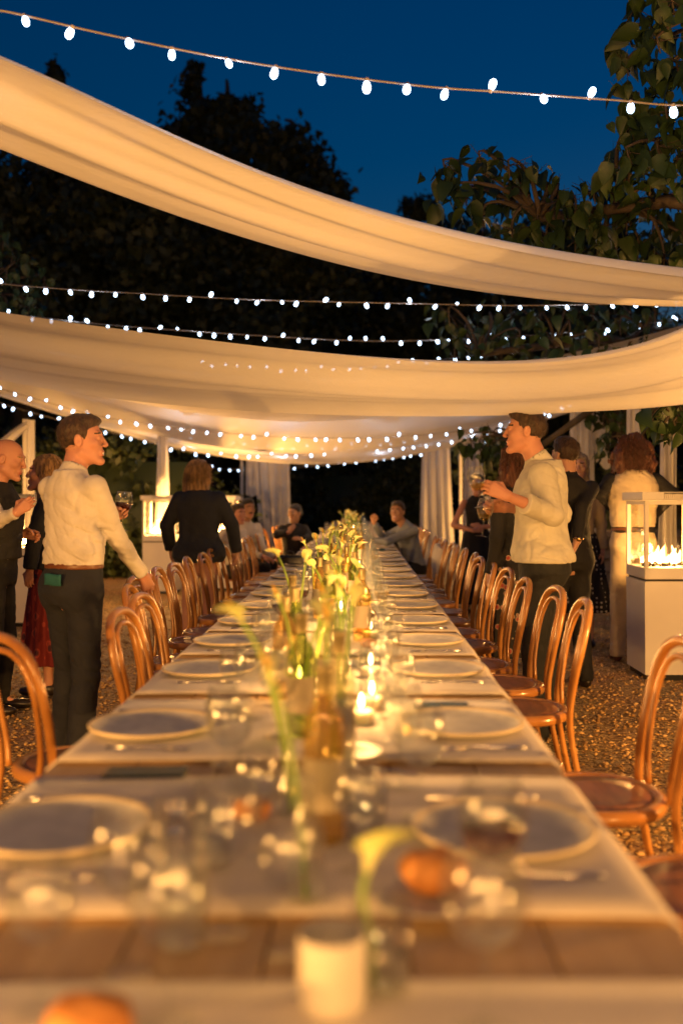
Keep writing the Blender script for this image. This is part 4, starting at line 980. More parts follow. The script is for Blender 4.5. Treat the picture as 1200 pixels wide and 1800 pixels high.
# ------------------------------------------------------------------ people
def skin(name, c): return mat(name, c, .55, sss=.12, noise=(9,4), col2=tuple(k*.86 for k in c), bump=(90,.12,.002))
M['skin_a'] = skin('skin_fair', (.56,.31,.21)); M['skin_b'] = skin('skin_ruddy', (.52,.25,.17)); M['skin_c'] = skin('skin_tan', (.42,.22,.13))
M['lip'] = mat('lips', (.42,.14,.11), .4); M['eye_white'] = mat('eye_white', (.55,.50,.46), .3); M['iris'] = mat('iris', (.03,.02,.015), .1)
M['tooth'] = mat('teeth', (.75,.70,.62), .3)
def hairm(name, c): return mat(name, c, .62, noise=(55,5,(1,1,.2)), col2=tuple(k*.4 for k in c), bump=(110,1.0,.006), sheen=.1)
M['h_brown'] = hairm('hair_brown', (.050,.024,.012)); M['h_blond'] = hairm('hair_blond', (.42,.26,.11)); M['h_sand'] = hairm('hair_sandy', (.42,.25,.11))
M['h_black'] = hairm('hair_black', (.014,.010,.008)); M['h_auburn'] = hairm('hair_auburn', (.11,.032,.014)); M['h_pale'] = hairm('hair_pale', (.50,.38,.22))
def cloth(name, c, b=(45,.45,.006), **k): return mat(name, c, .85, noise=(7,4), col2=tuple(q*.85 for q in c), bump=b, **k)
M['shirt'] = cloth('white_shirt', (.58,.55,.50)); M['linen_shirt'] = cloth('linen_shirt', (.62,.60,.49)); M['navy'] = cloth('navy_wool', (.011,.014,.024))
M['blackc'] = cloth('black_cloth', (.010,.010,.011)); M['char'] = cloth('charcoal_cloth', (.018,.020,.020)); M['teal'] = cloth('teal_cloth', (.012,.10,.11))
M['pink'] = cloth('salmon_cloth', (.55,.28,.20)); M['cream'] = cloth('cream_cloth', (.60,.50,.34)); M['greyblue'] = cloth('grey_blue_shirt', (.24,.27,.31))
M['tanc'] = cloth('beige_cloth', (.52,.42,.27)); M['belt'] = mat('belt_leather', (.14,.05,.02), .4); M['shoe'] = mat('shoe_leather', (.02,.014,.01), .35); M['shoe_b'] = mat('brown_shoe', (.13,.05,.03), .5)
M['gold'] = mat('gold', (.8,.55,.2), .25, metal=1)
def pattern(name, a, b_, scale, thr, c=None):
    m = mat(name, a, .85); N = m.node_tree.nodes; L = m.node_tree.links; tc = N.new('ShaderNodeTexCoord'); v = N.new('ShaderNodeTexVoronoi'); v.inputs['Scale'].default_value = scale
    v.inputs['Randomness'].default_value = .15 if c is None else 1; L.new(tc.outputs['Object'], v.inputs['Vector'])
    cr = N.new('ShaderNodeValToRGB'); e = cr.color_ramp.elements; e[0].color = (*b_,1); e[1].color = (*a,1); e[0].position = thr; e[1].position = thr+.03
    if c: e.new(thr*.5).color = (*c,1)
    L.new(v.outputs['Distance'], cr.inputs[0]); L.new(cr.outputs[0], N['Principled BSDF'].inputs['Base Color']); return m
M['dots'] = pattern('polka_dots', (.010,.010,.013), (.6,.55,.45), 24, .24)
M['floral'] = pattern('red_floral', (.16,.012,.012), (.34,.05,.03), 13, .42, (.05,.01,.02)); M['floral2'] = pattern('dark_floral', (.02,.018,.018), (.40,.30,.2), 16, .3, (.35,.05,.04))

def headsdf(Pt, fem=0, stache=False, mouth=0):
    d = ell(Pt, (0,-.016,.030), (.0745,.094,.086))
    d = su(d, ell(Pt, (0,.022,-.035), (.058-.004*fem,.062,.078)), .03)
    for s in (-1,1):
        d = su(d, rc(Pt, (s*.050,-.002,-.058), (s*.014,.064,-.098), .019-.003*fem, .017), .02)
        d = su(d, ell(Pt, (s*.043,.056,-.018), (.020,.022,.020)), .018)
    d = su(d, ell(Pt, (0,.076,-.101), (.018,.016,.015)), .015)
    d = su(d, rc(Pt, (-.036,.074,.030), (.036,.074,.030), .0105, .0105), .012)
    for s in (-1,1): d = ss(d, ell(Pt, (s*.031,.098,.008), (.017,.016,.011)), .010)
    d = su(d, rc(Pt, (0,.082,.018), (0,.101,-.020), .0070, .0095), .010)
    d = su(d, ell(Pt, (0,.1045,-.025), (.0088,.0090,.0082)), .006)
    for s in (-1,1): d = su(d, ell(Pt, (s*.0115,.096,-.029), (.0075,.010,.007)), .005)
    d = su(d, ell(Pt, (0,.077,-.056), (.025,.015,.013)), .010)
    d = su(d, rc(Pt, (-.018,.0855,-.0585), (.018,.0855,-.0585), .0045, .0045), .006); d = su(d, rc(Pt, (-.015,.084,-.0705), (.015,.084,-.0705), .0050, .0050), .006)
    d = ss(d, rc(Pt, (-.023,.094,-.0645), (.023,.094,-.0645), .0035+.003*mouth, .0035+.003*mouth), .004)
    for s in (-1,1):
        d = su(d, ell(Pt, (s*.0305,.0735,.0085), (.0155,.0150,.0125)), .005); d = ss(d, ell(Pt, (s*.0305,.092,.0080), (.0118,.0125,.0042)), .002)
    for s in (-1,1):
        e = ell(Pt, (s*.077,-.010,-.004), (.0085,.0185,.031)); e = ss(e, ell(Pt, (s*.086,-.006,.000), (.007,.010,.018)), .004); d = su(d, e, .006)
    return d
def hairsdf(style):
    # face line: everything in front of y=f(z) is left bare
    zs = [-.30,-.13,-.10,-.06,-.02,.02,.045,.065,.085,.13]
    if style in ('short','short_tall'):
        fy = [-.075,-.068,-.060,-.035,.008,.030,.034,.066,.085,.11]
        def f(Pt):
            d = ell(Pt, (0,-.020,.036), (.0795,.100,.090))
            d = su(d, ell(Pt, (0,.01,.082), (.060,.075,.042+(.010 if style == 'short_tall' else 0))), .02)
            d = d+.0035*vnoise(Pt*np.array([1,1,.6]), 75, 3)+.004*vnoise(Pt, 34, 5)
            ear = ell(Pt, (0,-.004,-.012), (.2,.023,.030)); d = np.maximum(d, -ear)
            return np.maximum(d, (Pt[:,1]-np.interp(Pt[:,2], zs, fy))*.8)
        return f, (-.1,-.14,-.15), (.1,.12,.16), .0045
    if style == 'bun':
        fy = [-.07,-.065,-.055,-.02,.010,.030,.040,.066,.085,.11]
        def f(Pt):
            d = ell(Pt, (0,-.020,.034), (.080,.101,.090)); d = np.maximum(d, (Pt[:,1]-np.interp(Pt[:,2], zs, fy))*.8)
            return su(d, ell(Pt, (0,-.13,-.02), (.038,.04,.04)), .02)+.003*vnoise(Pt*np.array([1,1,.4]), 70, 3)
        return f, (-.1,-.2,-.15), (.1,.12,.16), .006
    long_ = {'long':(.22,.006,26), 'wavy':(.14,.019,24), 'curly':(.19,.028,22)}[style]
    fy = [.02,.02,.020,.022,.030,.040,.048,.066,.085,.11]
    def f(Pt):
        L = long_[0]; q = Pt.copy()
        d = ell(Pt, (0,-.022,.036), (.090,.106,.098))
        d = su(d, ell(Pt, (0,-.045,-.06-L*.18), (.092+(.075 if style == 'curly' else .024 if style == 'wavy' else 0),.070+(.035 if style == 'curly' else .015 if style == 'wavy' else 0),L)), .03)
        d = d+long_[1]*vnoise(Pt*np.array([1,1,.55]), long_[2], 3)+long_[1]*.6*vnoise(Pt*np.array([1,1,.5]), long_[2]*2.3, 6)+.003*np.sin(Pt[:,0]*260+8*vnoise(Pt, 12, 2))
        return np.maximum(d, (Pt[:,1]-np.interp(Pt[:,2], zs, fy))*.8)
    return f, (-.22,-.21,-.10-long_[0]*1.35), (.22,.12,.17), .006
def strands(style, n, seed, L, spread):
    g = random.Random(seed); mb = MB()
    for i in range(n):
        a = g.uniform(math.pi*.02, math.pi*.98)+math.pi; ph = g.uniform(.0,1.25)
        a = g.uniform(-.15, math.pi+.15)+math.pi
        p = Vector((.088*math.cos(a)*math.cos(ph*.8), -.02+.10*math.sin(a)*math.cos(ph*.8), .035+.09*math.sin(ph)))
        out = Vector((math.cos(a), math.sin(a), 0)); pts = []; m = 12; w = g.uniform(.008,.022); f = g.uniform(20,46); p0 = g.random()*6; ll = L*g.uniform(.7,1.1)
        for k in range(m):
            s = k/(m-1); q = p+out*(spread*math.sin(min(1,s*1.5)*1.57)+.012)+Vector((0,0,-ll*s*s*.4-ll*.6*s)); q += Vector((math.sin(f*s+p0), math.cos(f*s+p0), 0))*w*s; pts.append(q)
        mb.tube(pts, [.0028*(1-.06*k) for k in range(m)], 3, cap=False)
    return mb
def handsdf(curl=.5, spread=.0, thumb=.5):
    pr = []; F = [(.026,.088,.075,.0092),(.008,.093,.083,.0094),(-.011,.089,.077,.0088),(-.028,.080,.060,.0078)]
    for x, y, L, r in F:
        a = 0; p = np.array([x,y,0.]); sx = spread*x*6
        for k, (fr, c) in enumerate(((.45,.8),(.31,1.15),(.24,.8))):
            a -= curl*c*1.25; q = p+np.array([sx*fr*L, math.cos(a)*fr*L, math.sin(a)*fr*L]); pr.append((p, q, r*(1-.08*k), r*(1-.08*(k+1)))); p = q
    tb = [np.array([.016,.022,-.006]), np.array([.046,.048,-.014-.014*thumb]), np.array([.050-.014*thumb,.078,-.024-.026*thumb]), np.array([.042-.030*thumb,.098,-.032-.034*thumb])]
    def f(Q):
        d = rc(Q, (0,0,0), (.018,.085,0), .0235, .0125)
        for x, y in ((.026,.086),(.008,.091),(-.011,.087),(-.027,.078)): d = su(d, rc(Q, (x*.45,.01,0), (x,y,0), .016, .0112), .012)
        for a, b, r1, r2 in pr: d = su(d, rc(Q, a, b, r1, r2), .0035)
        for k in range(3): d = su(d, rc(Q, tb[k], tb[k+1], (.016,.0115,.0098)[k], (.0115,.0098,.0085)[k]), .006)
        return d
    return f
def person(label, xy, yaw, H=1.76, fem=0, skinm='skin_a', hair=('short','h_brown'), head=(0,.05,0,0), arms=None, top=None, jacket=None, bottom=None, sit=None, lean=(0,0), feet=None, res=.010, hres=.0045, hand_res=.004, extras=None, brow='h_brown', mouth=0, beard=None, strand=None, bulk=1.0):
    """lean = (x,y) shift of the shoulders; arms = {'L'|'R': (elbow, wrist, finger_dir, back_normal, curl, sleeve)} in world space"""
    t = empty('person', (xy[0], xy[1], 0), R(yaw)); tag(t, label, 'person'); s = H/1.78
    Mi = Matrix.Rotation(-R(yaw), 3, 'Z')
    def L(p): return np.array(Mi @ (Vector(p)-Vector((xy[0],xy[1],0))))
    def D(v): return np.array(Mi @ Vector(v).normalized())
    dz = (sit if sit is not None else 0); up = lambda z: z*s-dz
    lx, ly = lean; z0_, z1_ = up(.95), up(1.45)
    def off(z): k = np.clip((z-z0_)/(z1_-z0_),0,1.15); return lx*k, ly*k
    def rows(tab, g=0):
        r = []
        for (z,cy_,rx,ry) in tab:
            zz = up(z); ox, oy = off(zz); r.append((zz, ox, cy_*s+oy, rx*s*bulk+g, ry*s*bulk+g))
        return r
    ff = 1-.10*fem
    T = [(.80,-.00,.10,.09),(.88,-.015,.158,.112),(.95,-.012,.166,.115),(1.06,0,.140-.012*fem,.100),(1.18,.0,.146*ff,.106),(1.30,.004,.165*ff,.116),(1.39,-.010,.165*ff,.102),(1.455,-.022,.115*ff,.078),(1.50,-.022,.062,.062)]
    sh = {k: np.array([q*.178*s*ff*bulk+off(up(1.415))[0], -.012*s+off(up(1.415))[1], up(1.412)]) for k, q in (('L',-1),('R',1))}
    A = {}
    for k, q in (('L',-1),('R',1)):
        if arms and k in arms and arms[k]:
            e, w, fd, bn, cu, sl = arms[k]; A[k] = (L(e), L(w), D(fd), D(bn), cu, sl)
        else:
            e = sh[k]+np.array([q*.045,-.03,-.285])*s; w = e+np.array([q*.01,.06,-.25])*s; A[k] = (e, w, np.array([0,.15,-1.]), np.array([q*1.,-.1,0]), .35, 1.0)
    hc = np.array([head[0]+lx*1.1, head[1]+ly*1.1, up(1.78)-.132]); hm = Matrix.Translation(Vector(hc)) @ Matrix.Rotation(R(head[2]),4,'Z') @ Matrix.Rotation(R(head[3]),4,'X') @ Matrix.Scale(1.07,4)
    # legs
    if sit is not None:
        hips = {k: np.array([q*.09*s,.0,up(.93)]) for k, q in (('L',-1),('R',1))}
        legs = {k: (hips[k], np.array([q*.13,.40*s,.52]), np.array([q*.12,.40*s,.08])) for k, q in (('L',-1),('R',1))}
    else:
        fx = feet or ((-.11,.02),(.11,-.02))
        legs = {k: (np.array([q*.083*s,-.005,.90*s]), np.array([(q*.083*s+fx[i][0])/2, fx[i][1]*.5+.015, .49*s]), np.array([fx[i][0], fx[i][1]-.03, .085*s])) for i, (k, q) in enumerate((('L',-1),('R',1)))}
    # ---- body (skin), one mesh: coarse trunk + fine head + fine forearms/hands
    VV = []; FF = []; MI = []; n = 0
    def push(v, f, mi): nonlocal n; VV.append(v); FF.append(f+n); n += len(v); MI.append(mi)
    nb_ = np.array([head[0]*.3+lx, -.018+ly+head[1]*.1, up(1.44)])
    def fbody(Pt):
        d = tors(Pt, rows(T, -.034)); 
        for k in 'LR':
            e, w = A[k][0], A[k][1]; d = su(d, rc(Pt, sh[k], e, .044*s, .036*s), .03); d = su(d, rc(Pt, e, w, .036*s, .024*s), .01)
            a, b, c = legs[k]; d = su(d, rc(Pt, a, b, .046*s, .042*s), .006); d = su(d, rc(Pt, b, c, .046*s, .034*s), .01); d = su(d, rc(Pt, c, c+np.array([0,.10,-.045]), .03, .022), .01)
        return d
    def bb(pts, m): a = np.array(pts); return a.min(0)-m, a.max(0)+m
    allp = [np.array([x,y,z]) for x in (-.2,.2) for y in (-.13,.13) for z in (.03, up(1.5))]+[A[k][i] for k in 'LR' for i in (0,1)]+[q for k in 'LR' for q in legs[k]]+list(sh.values())
    if sit is not None or (arms is not None) or True:
        v, f = snet(fbody, *bb(allp, .1), .022); push(v, f, np.zeros(len(f), int))
    hmI = np.array(hm.inverted()); hmA = np.array(hm)
    nbh = (hmI @ np.append(nb_, 1))[:3]
    def fhead(Q): 
        d = headsdf(Q, fem, mouth=mouth); return su(d, rc(Q, nbh, np.array([0,-.030,-.060]), (.060-.010*fem)*s, (.053-.008*fem)*s), .022)
    lo = np.minimum((-.1,-.13,-.12), nbh-.06); hi = np.maximum((.1,.13,.13), nbh+.06)
    v, f = snet(fhead, lo, hi, hres); c = v[f].mean(1)
    mi = np.zeros(len(f), int); mi[(np.abs(c[:,0]) < .022) & (c[:,1] > .083) & (c[:,2] > -.078) & (c[:,2] < -.053)] = 1
    if mouth: mi[(np.abs(c[:,0]) < .016) & (c[:,1] > .078) & (c[:,2] > -.0675) & (c[:,2] < -.0605)] = 3
    bz = .030+.10*(np.abs(c[:,0])-.03)*(-1)
    mi[(np.abs(c[:,0]) > .013) & (np.abs(c[:,0]) < .047) & (c[:,1] > .06) & (np.abs(c[:,2]-bz) < .0045)] = 2
    if beard == 'moustache': mi[(np.abs(c[:,0]) < .028) & (c[:,1] > .08) & (c[:,2] > -.055) & (c[:,2] < -.040)] = 2
    vw = v@hmA[:3,:3].T+hmA[:3,3]; push(vw, f, mi)
    for k, q in (('L',-1),('R',1)):
        e, w, fd, bn, cu, sl = A[k]; y_ = fd/np.linalg.norm(fd); z_ = bn-y_*(bn@y_); z_ /= np.linalg.norm(z_); x_ = np.cross(y_, z_)*(1 if k == 'L' else -1)
        hf = handsdf(abs(cu), .08, .6); sc = s*(.94 if fem else 1.02)
        def fh(Pt):
            Q = (Pt-w)/sc; Q = np.stack([Q@x_, Q@y_, Q@z_], -1); d = hf(Q)*sc; return su(d, rc(Pt, w+(e-w)*(.97 if sl < .9 else .35), w, (.040 if sl < .9 else .029)*s, .0245*s), .012)
        pts = [w+y_*.19, w+z_*.06, w-z_*.10+y_*.05, w+x_*.07, w-x_*.05, w+(e-w)*(1. if sl < .9 else .35)]
        v, f = snet(fh, *bb(pts, .045), hand_res if hand_res else .006); push(v, f, np.zeros(len(f), int))
    me = mesh('body', np.concatenate(VV), np.concatenate(FF), [M[skinm], M['lip'], M[brow], M['tooth']], True, np.concatenate(MI)); body = link('body', me, t)
    # eyes
    for q in (-1,1):
        mb = MB(); mb.sphere((0,0,0), .0120, 14, 10, 0); mb.sphere((0,.0052,0), (.0062,.0075,.0062), 12, 8, 1)
        eo = mb.build('eye', [M['eye_white'], M['iris']], t); eo.matrix_local = hm @ Matrix.Translation((q*.0305,.0735,.0085))
    # hair
    if hair:
        hf, lo, hi, hr = hairsdf(hair[0]); v, f = snet(hf, lo, hi, hr if res < .014 else hr*1.6)
        ho = link('hair', mesh('hair', v, f, M[hair[1]]), t); ho.matrix_local = hm
        if hair[0] in ('short','short_tall') and res < .013:
            g_ = np.random.default_rng(4); k = g_.choice(len(v), 1500); fc = v[k]; out = fc-np.array([0,-.02,.02]); out /= np.linalg.norm(out, axis=1)[:,None]
            flow = np.stack([g_.normal(size=len(k))*.4, -.5-.3*fc[:,2]/.1+g_.normal(size=len(k))*.35, -.55+g_.normal(size=len(k))*.4], -1); tip = fc+out*(.0035+.004*g_.random((len(k),1)))+flow*.011
            sd = np.cross(out, flow); sd /= np.linalg.norm(sd, axis=1)[:,None]+1e-9; tri = np.stack([fc-sd*.0011, fc+sd*.0011, tip], 1).reshape(-1,3)
            so = link('loose_strands', mesh('loose_strands', tri, np.arange(len(k)*3).reshape(-1,3), M[hair[1]], False), t); so.matrix_local = hm; so['kind'] = 'stuff'
        if strand:
            so = strands(hair[0], *strand).build('loose_curls', M[hair[1]], t); so.matrix_local = hm; so['kind'] = 'stuff'
    # ---- clothes
    def wr(Pt, a, seed): Q = Pt.copy(); Q[:,2] += .55*Pt[:,0]+.03*vnoise(Pt, 6, seed+9); return -a*((1-np.abs(vnoise(Q*np.array([1,1,2.6]), 7.5, seed)))**4+.55*(1-np.abs(vnoise(Q*np.array([1.6,1.6,1]), 9, seed+1)))**5+.35*(1-np.abs(vnoise(Q*np.array([1,1,3.0]), 17, seed+2)))**4-.35)*.52
    def garment(nm, m, zlo, grow, sleeve, seed, wrk=.012, blouse=.0, collar=False, flare=0, cut_neck=1.50, k_=.03):
        tab = [q for q in T]; r_ = rows(tab, grow)
        zl = up(zlo) if sit is None else max(up(zlo), up(.86))
        def f_(Pt):
            Pz = Pt[:,2]; d = tors(Pt, r_); ex = 0
            if blouse or flare: 
                d = d-blouse*np.exp(-((Pz-zl-.06)/.09)**2)-flare*np.clip((up(1.1)-Pz)/(up(1.1)-zl),0,1)
            d = d-wr(Pt, wrk*(1+.8*np.exp(-((Pz-zl-.08)/.10)**2)), seed); d = np.maximum(d, zl-Pz)
            for k in 'LR':
                e, w, sl = A[k][0], A[k][1], A[k][5]; slv = min(sleeve, sl) if sleeve else 0
                if sleeve:
                    d = su(d, rc(Pt, sh[k], e, (.052+grow*.7)*s, (.040+grow*.7)*s), k_)
                    w2 = e+(w-e)*(slv if slv < 1 else .97)
                    el = rc(Pt, e, w2, (.040+grow*.7)*s, (.030+grow*.65+.006*(slv < .9))*s); el = el-.9*wr(Pt, wrk, seed+7); d = su(d, el, .012)
                    cf = rc(Pt, w2+(e-w2)*.16, w2, (.031+grow*.6+.008*(slv < .9))*s, (.0325+grow*.6+.008*(slv < .9))*s)
                    d = np.minimum(d, cf)
            g_ = wrk*1.0; ebo = 0; SLV = d
            for k in 'LR': ebo = ebo+np.exp(-(((Pt-A[k][0])**2).sum(1))/.012)
            d = d-wr(Pt, g_*np.clip(.35+ebo*1.2,0,1.4), seed+4)
            for k in 'LR':                                  # trim the cuff square
                e, w, sl = A[k][0], A[k][1], A[k][5]; slv = min(sleeve, sl) if sleeve else 0
                if sleeve:
                    w2 = e+(w-e)*(slv if slv < 1 else .97); u = (w-e)/np.linalg.norm(w-e); cutp = (Pt-w2)@u-.004
                    nearw = ((Pt-w2)**2).sum(1) < .09**2; d = np.where(nearw & (cutp > 0), np.maximum(d, cutp), d)
            if collar:
                c0 = np.array([nb_[0], nb_[1], up(1.475)]); c1 = c0+(np.array([hc[0], hc[1]-.03, hc[2]-.09])-c0)*.56
                cc = rc(Pt, c0, c1, .070*s, .063*s); ax_ = (c1-c0)/np.linalg.norm(c1-c0); cc = np.maximum(cc, (Pt-c1)@ax_-.0); d = su(d, cc, .012)
                d = np.maximum(d, -rc(Pt, c0+ax_*.05, c1+ax_*.1, .0565*s, .0565*s))
            return d
        pts = [np.array([x,y,z]) for x in (-.22,.22) for y in (-.17,.17) for z in (zl, up(1.53))]+list(sh.values())+([A[k][i] for k in 'LR' for i in (0,1)] if sleeve else [])
        pts = [p+np.array([lx,ly,0])*(1 if i < 8 else 0) for i, p in enumerate(pts)]+pts[:8]
        v, f = snet(f_, *bb(pts, .09), res); return link(nm, mesh(nm, v, f, M[m]), t)
    if bottom:
        kind, m = bottom[0], bottom[1]
        if kind == 'trousers':
            Tb = [(.84,-.004,.125,.11),(.90,-.018,.170,.125),(.96,-.014,.170,.122),(1.03,0,.152,.110)]; r_ = rows(Tb, .010); seat = bottom[2] if len(bottom) > 2 else 0
            def ft(Pt):
                d = tors(Pt, r_)
                for k in 'LR':
                    a, b, c = legs[k]; d = su(d, rc(Pt, a, b, .092*s, .070*s), .035); d = su(d, rc(Pt, b, c+np.array([0,0,-.02]), .070*s, .060*s), .01)
                    if sit is None: d = su(d, ell(Pt, (a[0],-.062*s,.90*s), (.085*s,.062*s,.10*s)), .03)
                kn = sum(np.exp(-((Pt-legs[k][1])**2).sum(1)/.02)+np.exp(-((Pt-legs[k][2])**2).sum(1)/.015) for k in 'LR')
                return np.maximum(d-wr(Pt, .008*(1+1.3*kn), 21), .045-Pt[:,2])
            pts = [np.array([x,y,z]) for x in (-.2,.2) for y in (-.17,.16) for z in (.05, up(1.04))]+[q for k in 'LR' for q in legs[k]]
            v, f = snet(ft, *bb(pts, .09), res*1.15); link('trousers', mesh('trousers', v, f, M[m]), t)
            if len(bottom) > 3 and bottom[3]:
                Tw = [(1.015,0,.156,.113),(1.045,0,.155,.112)]; r2 = rows(Tw, .013)
                v, f = snet(lambda Pt: tors(Pt, r2), (-.25,-.2,up(1.0)), (.25,.2,up(1.06)), .008); link('belt', mesh('belt', v, f, M['belt']), t)
        else:
            hem = bottom[2]; fl = bottom[3]
            def fs(Pt):
                z = Pt[:,2]; k = np.clip((up(1.06)-z)/(up(1.06)-hem), 0, 1); rx = .145*s+fl*k+.03*np.sin(np.clip(k*6,0,1)*math.pi/2); ry = .108*s+fl*.85*k+.03*np.sin(np.clip(k*6,0,1)*math.pi/2)
                an = np.arctan2(Pt[:,1], Pt[:,0]); q = np.sqrt((Pt[:,0]/rx)**2+((Pt[:,1]+.01)/ry)**2); d = (q-1)*np.minimum(rx,ry)
                d = d-.022*k*np.sin(11*an+2.5*np.sin(2*an)+2*z); return np.maximum(np.maximum(d, hem-z), z-up(1.06))
            v, f = snet(fs, (-.24-fl,-.22-fl,hem-.02), (.24+fl,.22+fl,up(1.08)), res*1.2); link('skirt', mesh('skirt', v, f, M[m]), t)
        for k in 'LR':
            c = legs[k][2]; mb = MB(); fwd = np.array([0,1,0.])
            def fshoe(Pt): 
                d = su(ell(Pt, (c[0],c[1]+.125,.036), (.044,.085,.034)), ell(Pt, (c[0],c[1]+.0,.045), (.036,.055,.046)), .03); return np.maximum(d, .003-Pt[:,2])
            v, f = snet(fshoe, (c[0]-.07,c[1]-.08,0), (c[0]+.07,c[1]+.24,.12), .009); link('shoe', mesh('shoe', v, f, M[bottom[4] if len(bottom) > 4 else 'shoe']), t)
    if top: garment(top.get('name','shirt'), top['m'], top.get('hem',1.0), top.get('grow',.012), top.get('sleeve',1.0), 3, top.get('wr',.012), top.get('blouse',.012), top.get('collar',True))
    if jacket: garment(jacket.get('name','jacket'), jacket['m'], jacket.get('hem',.80), jacket.get('grow',.028), jacket.get('sleeve',1.0), 13, jacket.get('wr',.010), 0, jacket.get('collar',False), jacket.get('flare',.03))
    t['_'] = 0; del t['_']
    return t, hm, A, L
def pocket(t, loc, rot, size, m, nm):
    mb = MB(); w, h = size; v = []; 
    for i in range(8):
        for j in range(5): v.append((-w/2+w*i/7, .002*math.sin(i*1.3+j), -h/2+h*j/4+.002*math.sin(i*.9)))
    i_ = (np.arange(7)[:,None]*5+np.arange(4)[None]).ravel(); o = link(nm, mesh(nm, v, np.stack([i_,i_+5,i_+6,i_+1],-1), m), t); o.location = loc; o.rotation_euler = rot
    sm = o.modifiers.new('t','SOLIDIFY'); sm.thickness = .004; return o
W = lambda px,py,d: tuple(P(px,py,d))

# man in the white shirt, left
t3, hm3, _, _ = person('man in white shirt and dark trousers holding red wine, hand on a chair', (-1.285,4.92), -38, 1.775, skinm='skin_b', hair=('short','h_brown'),
    head=(.0,.055,-48,3), arms={'R': (W(207,948,4.98), W(250,1008,5.16), (.30,.45,-.9), (.55,-.75,.15), .55, 1.0), 'L': ((-1.40,5.20,1.15), (-1.235,5.385,1.235), (.75,.05,.55), (-.3,.9,.15), .75, 1.0)},
    top=dict(m='shirt', hem=1.035, grow=.014, wr=.014, blouse=.020, name='shirt'), bottom=('trousers','navy',0,True), feet=((-.10,.03),(.12,-.04)), res=.0075, hres=.0036, mouth=1)
pocket(t3, (.045,-.158,.965), (0,0,R(6)), (.115,.055), M['teal'], 'teal_pocket_cloth')
gA = copy_tree(WG)
for c in list(gA.children):
    if c.name.startswith('wine') : bpy.data.objects.remove(c)
gA.location = (-1.158,5.37,1.185); gA.rotation_euler = (R(2),R(5),0); tag(gA, 'wine glass of red wine held up by the man in the white shirt', 'wine glass')
link('wine', wine_me(s1, .150, 'wine', M['wine']), gA)
# man in the pale linen shirt, right
t10, _, _, _ = person('man in a pale linen shirt holding two wine glasses on the right', (1.145,5.60), 80, 1.865, skinm='skin_b', hair=('short_tall','h_brown'),
    head=(.0,.085,4,2), arms={'L': (W(970,905,5.30), W(892,872,5.16), (-.88,-.05,.42), (-.1,-.95,.25), .55, .62), 'R': (W(985,905,5.80), W(888,892,5.52), (-.9,-.15,.10), (.2,.9,.3), .7, .62)},
    top=dict(m='linen_shirt', hem=.955, grow=.030, wr=.012, blouse=.030, name='linen_shirt'), bottom=('trousers','char'), feet=((-.12,.05),(.12,-.05)), res=.0075, hres=.0036, lean=(0,.01), mouth=1, bulk=1.06)
for (px,py,d,zz,rx,ry,lab) in ((845,838,5.14,.155,4,-10,'empty wine glass held high by the man in the linen shirt'),(846,893,5.42,.155,-3,8,'second wine glass held lower by the man in the linen shirt')):
    q = copy_tree(WG)
    for c in list(q.children):
        if c.name.startswith('wine'): bpy.data.objects.remove(c)
    p = P(px,py,d); link('wine', WWn, q); q.location = (p.x,p.y,p.z-zz); q.rotation_euler = (R(rx),R(ry),0); tag(q, lab, 'wine glass')
# bald man far left
person('bald man in white shirt and black waistcoat at the left edge', (-2.17,6.3), -88, 1.735, skinm='skin_b', hair=None,
    head=(0,.075,-2,-12), arms={'R': (W(-2,915,6.1), W(28,902,6.05), (.62,.1,.5), (.1,-.9,-.1), .5, 1.0), 'L': (W(5,930,6.6), W(38,938,6.5), (.9,0,-.1), (0,.9,.3), .5, 1.0)},
    top=dict(m='shirt', hem=1.0, name='shirt', grow=.016), jacket=dict(m='blackc', hem=1.0, sleeve=0, grow=.046, flare=0, name='waistcoat'), bottom=('trousers','blackc'), res=.010, hres=.005, brow='h_sand', bulk=1.06)
# blonde woman left
person('blonde woman in a dark blazer and long red patterned skirt talking on the left', (-2.02,6.95), 92, 1.66, 1, 'skin_b', ('long','h_sand'), head=(0,.06,3,6),
    arms={'L': ((-2.06,6.72,1.12),(-2.10,6.72,.88),(-.1,0,-1),(0,-1,0),.4,1.0)}, top=dict(m='blackc', hem=.98, name='top', collar=False), jacket=dict(m='navy', hem=.66, grow=.034, flare=.02, name='blazer'), bottom=('skirt','floral',.22,.10), res=.011, hres=.005, mouth=1, strand=(60,3,.22,.0))
# woman in blazer from behind
person('curly blonde guest in dark blazer and salmon trousers seen from behind', (-1.30,8.85), -4, 1.70, 1, 'skin_a', ('wavy','h_sand'), head=(0,.05,-25,0),
    arms={'R': ((-1.02,8.90,1.12),(-.98,8.97,.88),(0,.1,-1),(1,-.1,0),.4,1.0),'L': ((-1.60,8.90,1.12),(-1.58,9.0,.90),(0,.1,-1),(-1,-.1,0),.4,1.0)}, top=dict(m='blackc', hem=1.0, name='top', collar=False), jacket=dict(m='navy', hem=.83, grow=.042, flare=.035, name='blazer'), bottom=('trousers','pink',0), res=.012, hres=.006, strand=(230,5,.14,.022), bulk=1.10)
